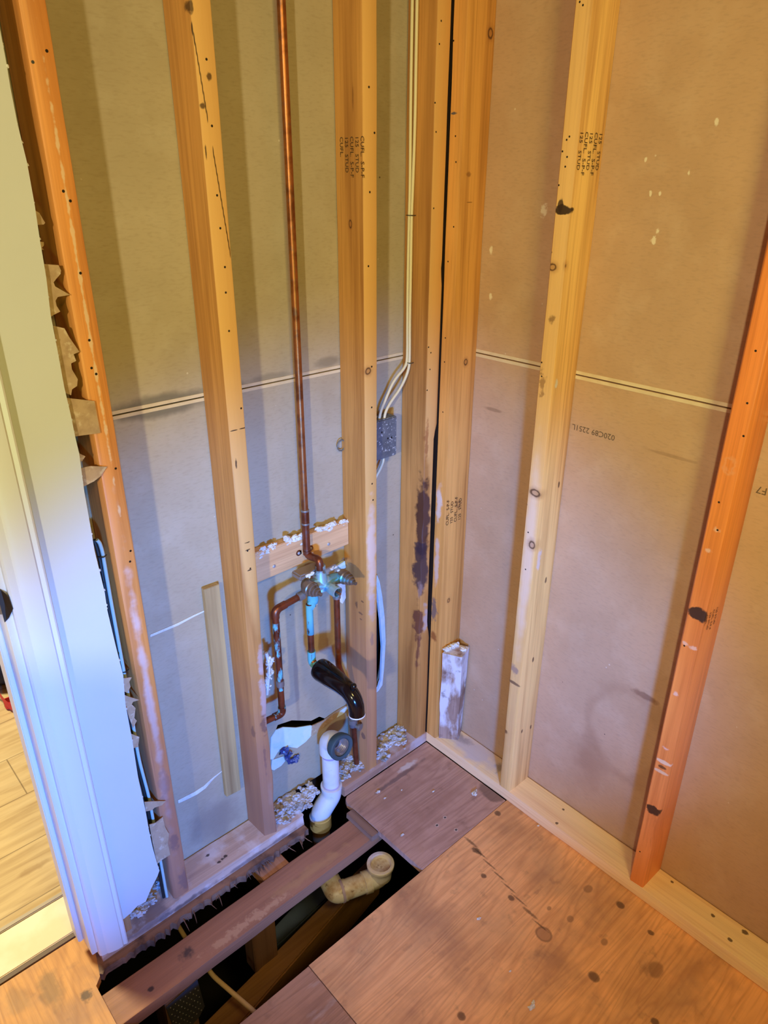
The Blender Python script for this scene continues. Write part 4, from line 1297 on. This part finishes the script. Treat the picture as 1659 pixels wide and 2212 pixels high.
cable([(891, 0), (889, 100), (887, 250), (886, 400), (884, 463), (881, 600), (880, 700), (880, 770)], [(877, 792, 0.058), (850, 822, 0.064), (835, 858, 0.062), (823, 885, 0.058), (818, 912, 0.056)], 'ivory cable, left of the pair running down the corner stud to the junction box')
cable([(900, 0), (899, 100), (897, 250), (892, 400), (889, 463), (887, 600), (885, 700), (885, 770)], [(883, 800, 0.053), (866, 838, 0.058), (844, 868, 0.058), (832, 890, 0.055), (829, 912, 0.052)], 'ivory cable, right of the pair running down the corner stud to the junction box')
pts = [px(828, 985, 1, .055), px(828, 996, 1, .055), px(822, 1012, 1, .06), px(812, 1030, 1, .068), px(800, 1060, 1, .072)]
tag(obj('electrical_cable', MB().tube(fillet(pts, .02), 0.0036, 10), m_nm, smooth=True, auto=60), 'short ivory cable leaving the bottom of the junction box', 'cable', 'ivory cables')
for (x, y, lab) in ((887, 465, 'thin metal staple holding the cable pair on the upper corner stud'), (883, 783, 'thin metal staple holding the cable pair above the junction box')):
    c = px(x, y, 0, XC)
    mb = MB().box((XC-0.0052, c.y-0.0095, c.z-0.0009), (XC-0.0040, c.y+0.0095, c.z+0.0009))
    mb.box((XC-0.0052, c.y-0.0095, c.z-0.0009), (-0.0450, c.y-0.0083, c.z+0.0009))
    mb.box((XC-0.0052, c.y+0.0083, c.z-0.0009), (-0.0450, c.y+0.0095, c.z+0.0009))
    tag(obj('cable_staple', mb, plain('staple_steel', (96, 92, 84), 0.4, 0.8)), lab, 'staple', 'cable staples')
# junction box
t = NT('galvanised_speckled', 0.5, 0.35)
t.base((116, 124, 132))
t.blotch((84, 90, 98), 30, 0.42, 0.62, 0.6)
f = t.noise((150, 150, 150), detail=3)
t.mix(t.ramp(f, 0.60, 0.66, 0, 0.85), (214, 222, 226))
for x, y in ((825, 934), (846, 945), (838, 947)):
    t.stain(tuple(px(x, y, 1, box_y)), (.0028, .01, .0032), (12, 12, 12), 1.0, 0.3, 0.0)
m_box = t.done()
jb = obj('junction_box', MB().box((bx0, box_y, bz0), (bx1, D-0.0015, bz1)), m_box, bevel=0.0025)
tag(jb, 'grey speckled metal junction box on the stud below the ivory cables', 'electrical box')
mb = MB().lathe((-0.160, 0.065, bz1-0.0005), (0, 0, 1), [(0, .004), (.004, .006), (.006, .008)], 14)
obj('cable_clamp', mb, m_steel, jb, smooth=True)
# ring of a fitting poking out left of the stamped stud
kc = px(737, 962, 1, 0.080)
ring = MB()
pts = [kc+Vector((0.012*math.cos(a*0.5236), 0, 0.014*math.sin(a*0.5236))) for a in range(13)]
ring.tube(pts, 0.0018, 8, cap=False)
tag(obj('cable_loop', ring, plain('loop_grey', (120, 116, 104), 0.5, 0.3), smooth=True), 'thin grey wire loop behind the stamped stud', 'wire')
# pale cables in the cavity left of the first stud
m_teal = plain('cable_pale_green', (176, 204, 200), 0.45)
m_dk = plain('cable_dark', (30, 36, 38), 0.45)
def wall_cable(pts, yv, mat, lab, r=0.0036):
    P = [px(x, y, 1, yv) for x, y in pts]
    P.append(Vector((P[-1].x, P[-1].y, 0.05)))
    tag(obj('wall_cable', MB().tube(fillet(P, .03), r, 10), mat, smooth=True, auto=60), lab, 'cable', 'cables in the wall cavity')
wall_cable([(209, 1166), (215, 1172), (221, 1190), (238, 1290), (262, 1420), (275, 1490), (300, 1640), (322, 1722)], 0.012, m_teal, 'pale green cable, nearest the first stud behind the torn board')
wall_cable([(203, 1166), (209, 1182), (216, 1210), (234, 1310), (256, 1425), (266, 1490), (293, 1640), (314, 1722)], 0.016, m_dk, 'dark cable beside the pale green cable behind the torn board')
for (x, y, lab) in ((222, 1202, 'wire staple over the wall cables, upper one beside the first stud'), (270, 1450, 'wire staple over the wall cables, lower one beside the first stud')):
    c = px(x, y, 1, 0.010)
    tag(obj('cable_staple', MB().tube([c+Vector((-.010, 0.002, 0)), c+Vector((0.0, -.004, 0)), c+Vector((.008, 0.001, 0))], 0.0012, 6), plain('staple_dark', (60, 62, 62), 0.4, 0.7)), lab, 'staple', 'cable staples')
# cable under the floor
cpts = [px(355, 1955, 2, -0.10), px(378, 1988, 2, -0.10), px(398, 2022, 2, -0.10), px(425, 2060, 2, -0.11), px(442, 2082, 2, -0.12), px(460, 2108, 2, -0.13), px(490, 2134, 2, -0.135), px(520, 2160, 2, -0.14), px(560, 2195, 2, -0.15)]
tag(obj('electrical_cable', MB().tube(fillet(cpts, .02), 0.0058, 10), plain('cable_tan', (214, 186, 146), 0.5), smooth=True, auto=60), 'tan cable passing under the joist in the floor opening', 'cable')

# ------------------------------------------------------------------ loose wood in the bays
t = wood_nt('slat_tan', (186, 160, 110), (140, 112, 72), 'z', 51)
m_sl = t.done()
a0, a1, b0, b1 = px(441, 1274, 1, 0.074), px(474, 1262, 1, 0.074), px(490, 1722, 1, 0.074), px(521, 1706, 1, 0.074)
mb = MB().hexa([(b0.x, 0.074, b0.z), (b1.x, 0.074, b1.z), (b1.x, 0.0875, b1.z), (b0.x, 0.0875, b0.z)], [(a0.x, 0.074, a0.z), (a1.x, 0.074, a1.z), (a1.x, 0.0875, a1.z), (a0.x, 0.0875, a0.z)])
tag(obj('wooden_lath', mb, m_sl, bevel=0.001), 'thin tan wood slat fixed upright on the board left of the cracked stud', 'slat')

t = wood_nt('lumber_stub', (170, 140, 122), (118, 84, 66), 'z', 52)
t.blotch((226, 224, 230), 20, 0.42, 0.55, 0.9, loc=(2, 1, 1), stretch=(1, 1, .4))
t.blotch((96, 70, 60), 32, 0.58, 0.68, 0.6)
m_stub = t.done()
zt_ = 0.372
bot = [Vector(p) for p in ((0.010, -0.046, PT-0.002), (0.046, -0.092, PT-0.002), (0.083, -0.074, PT-0.002), (0.052, -0.045, PT-0.002))]
top = [Vector(p) for p in ((-0.003, -0.055, zt_), (0.026, -0.106, zt_), (0.078, -0.088, zt_), (0.056, -0.046, zt_))]
mb = MB().hexa(bot, top)
bmesh.ops.subdivide_edges(mb.bm, edges=mb.bm.edges[:], cuts=6, use_grid_fill=True)
mb.jitter(0.003, 26)
for v in mb.bm.verts:
    v.co.y = min(v.co.y, -0.0430)
    v.co.x = min(v.co.x, 0.0860)
stub = tag(obj('wood_stub', mb, m_stub), 'short plaster-smeared wood stub leaning on the right corner stud', 'wood block')
mb = MB()
for k in range(14):
    x, y = random.choice(((962, 1398), (975, 1392), (990, 1393), (1002, 1402), (966, 1385), (984, 1384)))
    c = px(x+random.uniform(-5, 5), y+random.uniform(-3, 3), 2, zt_+0.003)
    c.y = min(c.y, -0.053)
    mb.chunk(c, random.uniform(.004, .009), k, 2, .5, (1.2, 1.2, .7))
obj('plaster_crust', mb, m_gyp, stub)

# ------------------------------------------------------------------ torn board faces and rubble
def patch_on_left(nm, pts, mat, y=D-0.002, th=0.0018):
    P = [px(a, b, 1, y) for a, b in pts]
    obj(nm, MB().slab(P, (0, th, 0)), mat, wall_left)
patch_on_left('torn_gypsum', [(586, 1594), (597, 1577), (612, 1571), (640, 1572), (672, 1567), (678, 1573), (672, 1590), (660, 1603), (642, 1616), (628, 1614), (612, 1614), (600, 1625), (590, 1641), (584, 1640)], m_core, D-0.004, 0.003)
patch_on_left('torn_gypsum', [(735, 1536), (752, 1524), (753, 1530), (740, 1543), (728, 1550)], m_core, D-0.006, 0.003)
patch_on_left('torn_paper', [(674, 1568), (700, 1556), (728, 1536), (740, 1529), (752, 1523), (740, 1540), (720, 1556), (690, 1580), (672, 1592)], m_kraft, D-0.005, 0.003)
patch_on_left('torn_gypsum', [(588, 1642), (612, 1634), (616, 1644), (608, 1654), (592, 1664), (586, 1662)], m_core, D-0.003, 0.002)
patch_on_left('torn_gypsum', [(815, 1243), (820, 1256), (826, 1290), (831, 1335), (833, 1385), (830, 1440), (826, 1480), (818, 1492), (813, 1496), (818, 1486), (823, 1470), (826, 1400), (822, 1340), (817, 1290), (812, 1262)], m_core, D-0.009, 0.008)
patch_on_left('scored_line', [(325, 1371), (384, 1346), (420, 1328), (445, 1317), (445, 1320), (420, 1332), (385, 1351), (325, 1376)], m_gyp, D-0.0015, 0.001)
patch_on_left('scored_line', [(385, 1729), (398, 1722), (420, 1711), (440, 1698), (462, 1678), (488, 1659), (462, 1682), (444, 1703), (426, 1716), (400, 1729), (386, 1735)], m_gyp, D-0.0015, 0.001)
# crumpled dark blue scrap
mb = MB()
for k in range(9):
    x, y = random.choice(((618, 1626), (625, 1634), (630, 1644), (622, 1640), (634, 1638)))
    mb.chunk(px(x+random.uniform(-6, 6), y+random.uniform(-6, 6), 1, 0.082), random.uniform(.006, .011), k, 2, .9, (1, .6, 1), 3.5)
t = NT('dark_blue_film', 0.35); t.base((46, 62, 120)); t.blotch((130, 140, 170), 60, .52, .62, .7)
tag(obj('plastic_scrap', mb, t.done()), 'crumpled dark blue plastic scrap on the board left of the drain', 'plastic scrap')

m_rub = NT('rubble_grey', 0.95); m_rub.base((208, 208, 212)); m_rub.blotch((128, 134, 140), 30, .45, .65, .8); m_rub.blotch((206, 190, 176), 25, .52, .62, .6, loc=(3, 3, 3)); m_rub = m_rub.done()
def rubble(name, spots, n, rr, z, label, seed, sq=(1, 1, .6), ymax=0.078):
    rnd = random.Random(seed)
    mb = MB()
    for k in range(n):
        x, y, sx_, sy_ = rnd.choice(spots)
        p = px(x+rnd.gauss(0, sx_), y+rnd.gauss(0, sy_), 2, z)
        r = rnd.uniform(*rr)
        p.y = min(p.y, ymax)
        p.z = z+r*.45+max(0, rnd.gauss(0, .004))
        mb.chunk(p, r, k, 1 if r < .005 else 2, .7, (1.2, 1.0, sq[2]), 2.6)
    o = obj(name, mb, m_rub)
    tag(o, label, 'rubble', kind='stuff')
rubble('gypsum_rubble', [(860, 1585, 10, 8), (848, 1600, 14, 8), (832, 1600, 6, 14), (826, 1625, 5, 10)], 170, (.0025, .008), PT, 'white gypsum rubble on the plate left of the corner stud', 1)
rubble('gypsum_rubble', [(752, 1640, 8, 8), (765, 1655, 8, 6), (742, 1668, 6, 10)], 130, (.0025, .008), PT, 'grey gypsum rubble behind the standpipe beside the valve stud', 2)
rubble('gypsum_rubble', [(620, 1735, 10, 12), (612, 1765, 7, 8), (640, 1745, 10, 8), (655, 1725, 10, 6), (672, 1712, 6, 6)], 260, (.0025, .009), PT, 'pale gypsum rubble heap on the broken end of the left plate', 3)
rubble('gypsum_rubble', [(285, 1975, 8, 4), (300, 1960, 10, 4), (320, 1945, 8, 5), (345, 1915, 8, 6)], 90, (.002, .007), 0.036, 'broken gypsum bits on the plate at foot of the white board', 4, ymax=0.07)
# loose bits clinging to the left supply pipe
mb = MB()
for k in range(34):
    u = random.random()
    mb.chunk(px(578+12*random.random()-4*u, 1415+75*u, 1, 0.03), random.uniform(.002, .006), k, 1, .7)
mb.tube([px(575, 1410, 1, .03), px(582, 1440, 1, .03), px(577, 1500, 1, .03)], .004, 6)
tag(obj('plaster_scrap', mb, m_gyp), 'white torn plaster scrap hanging between cracked stud and supply pipe', 'plaster scrap')
# back board flakes beside the valve
mb = MB()
mb.slab([px(*p, 1, 0.080) for p in ((728, 1222), (745, 1212), (747, 1226), (740, 1230))], (0, .006, 0))
tag(obj('plaster_flake', mb, m_core), 'pale plaster flake on the board above the valve handles', 'plaster scrap')
mb = MB().slab([px(*p, 1, 0.080) for p in ((733, 1262), (746, 1256), (747, 1292), (740, 1304), (734, 1300))], (0, .006, 0))
tag(obj('plaster_flake', mb, m_gyp), 'pale plaster flake on the board right of the valve outlet', 'plaster scrap')
# chips on the floor
chips = [(1025, 1716, .011, 'largest white plaster chip, on the patch near its right edge'),
         (817, 1711, .007, 'long white plaster chip near the left edge of the patch'),
         (832, 1724, .004, 'tiny white plaster chip near the left edge of the patch'),
         (869, 1804, .005, 'white plaster chip alone near the front of the patch'),
         (868, 1707, .003, 'tiny white plaster chip in the middle of the patch'),
         (936, 1710, .004, 'small plaster chip right of the middle of the patch'),
         (1150, 2175, .008, 'cream plaster chip on the floor near the bottom edge'),
         (1163, 1784, .004, 'small plaster chip beside the right plate near the patch'),
         (1034, 1985, .005, 'pale wood chip on the floor left of the floor plug'),
         (1102, 2098, .003, 'tiny pale chip on the floor below the floor plug')]
for k, (x, y, r, lab) in enumerate(chips):
    onp = y < 1810
    z = 0.0006 if onp else 0.0
    p = px(x, y, 2, z)
    mb = MB()
    mb.chunk(p+Vector((0, 0, r*.25)), r*.75, k+3, 2, .8, (1.3, .8, .35), 2.4)
    if r > .007:
        mb.chunk(p+Vector((r*.9, r*.5, r*.2)), r*.5, k+9, 2, .8, (1.3, .7, .35), 2.4)
    tag(obj('plaster_chip', mb, m_gyp), lab, 'plaster chip', 'plaster chips on the floor')

# ------------------------------------------------------------------ hallway bag with red strap
bg = empty('bag', (-0.86, 1.30, 0.004))
mb = MB()
bc = px(2, 1432, 2, 0.11)+Vector((0.02, 0.05, 0))
mb.chunk(bc, 0.115, 5, 3, .12, (.85, .9, 1.1), 1.4)
for v in mb.bm.verts:
    v.co.z = max(v.co.z, 0.006)
obj('bag_body', mb, plain('black_fabric', (16, 15, 15), 0.8), bg, smooth=True)
m_red = plain('red_webbing', (206, 30, 44), 0.5)
sp_ = [px(-14, 1462, 2, .05), px(2, 1470, 2, .05), px(12, 1485, 2, .04), px(26, 1503, 2, .02), px(40, 1508, 2, .02)]
mb = MB()
def ribbon(P, w, mbx, th=.003):
    P = fillet(P, .03)
    for i in range(len(P)-1):
        a, b = P[i], P[i+1]
        mbx.hexa([a, b, b+Vector((.0, .0, w)), a+Vector((0, 0, w))], [a+Vector((0, -th, 0)), b+Vector((0, -th, 0)), b+Vector((0, -th, w)), a+Vector((0, -th, w))])
ribbon([p+Vector((-0.03, -0.06, 0)) for p in sp_], .028, mb)
obj('strap', mb, m_red, bg)
mb = MB()
ribbon([px(44, 1508, 2, .012), px(24, 1518, 2, .012), px(8, 1524, 2, .012), px(14, 1533, 2, .012), px(40, 1526, 2, .012)], .026, mb)
obj('strap', mb, m_red, bg)
tag(bg, 'black bag with a red webbing strap on the hallway floor', 'bag')
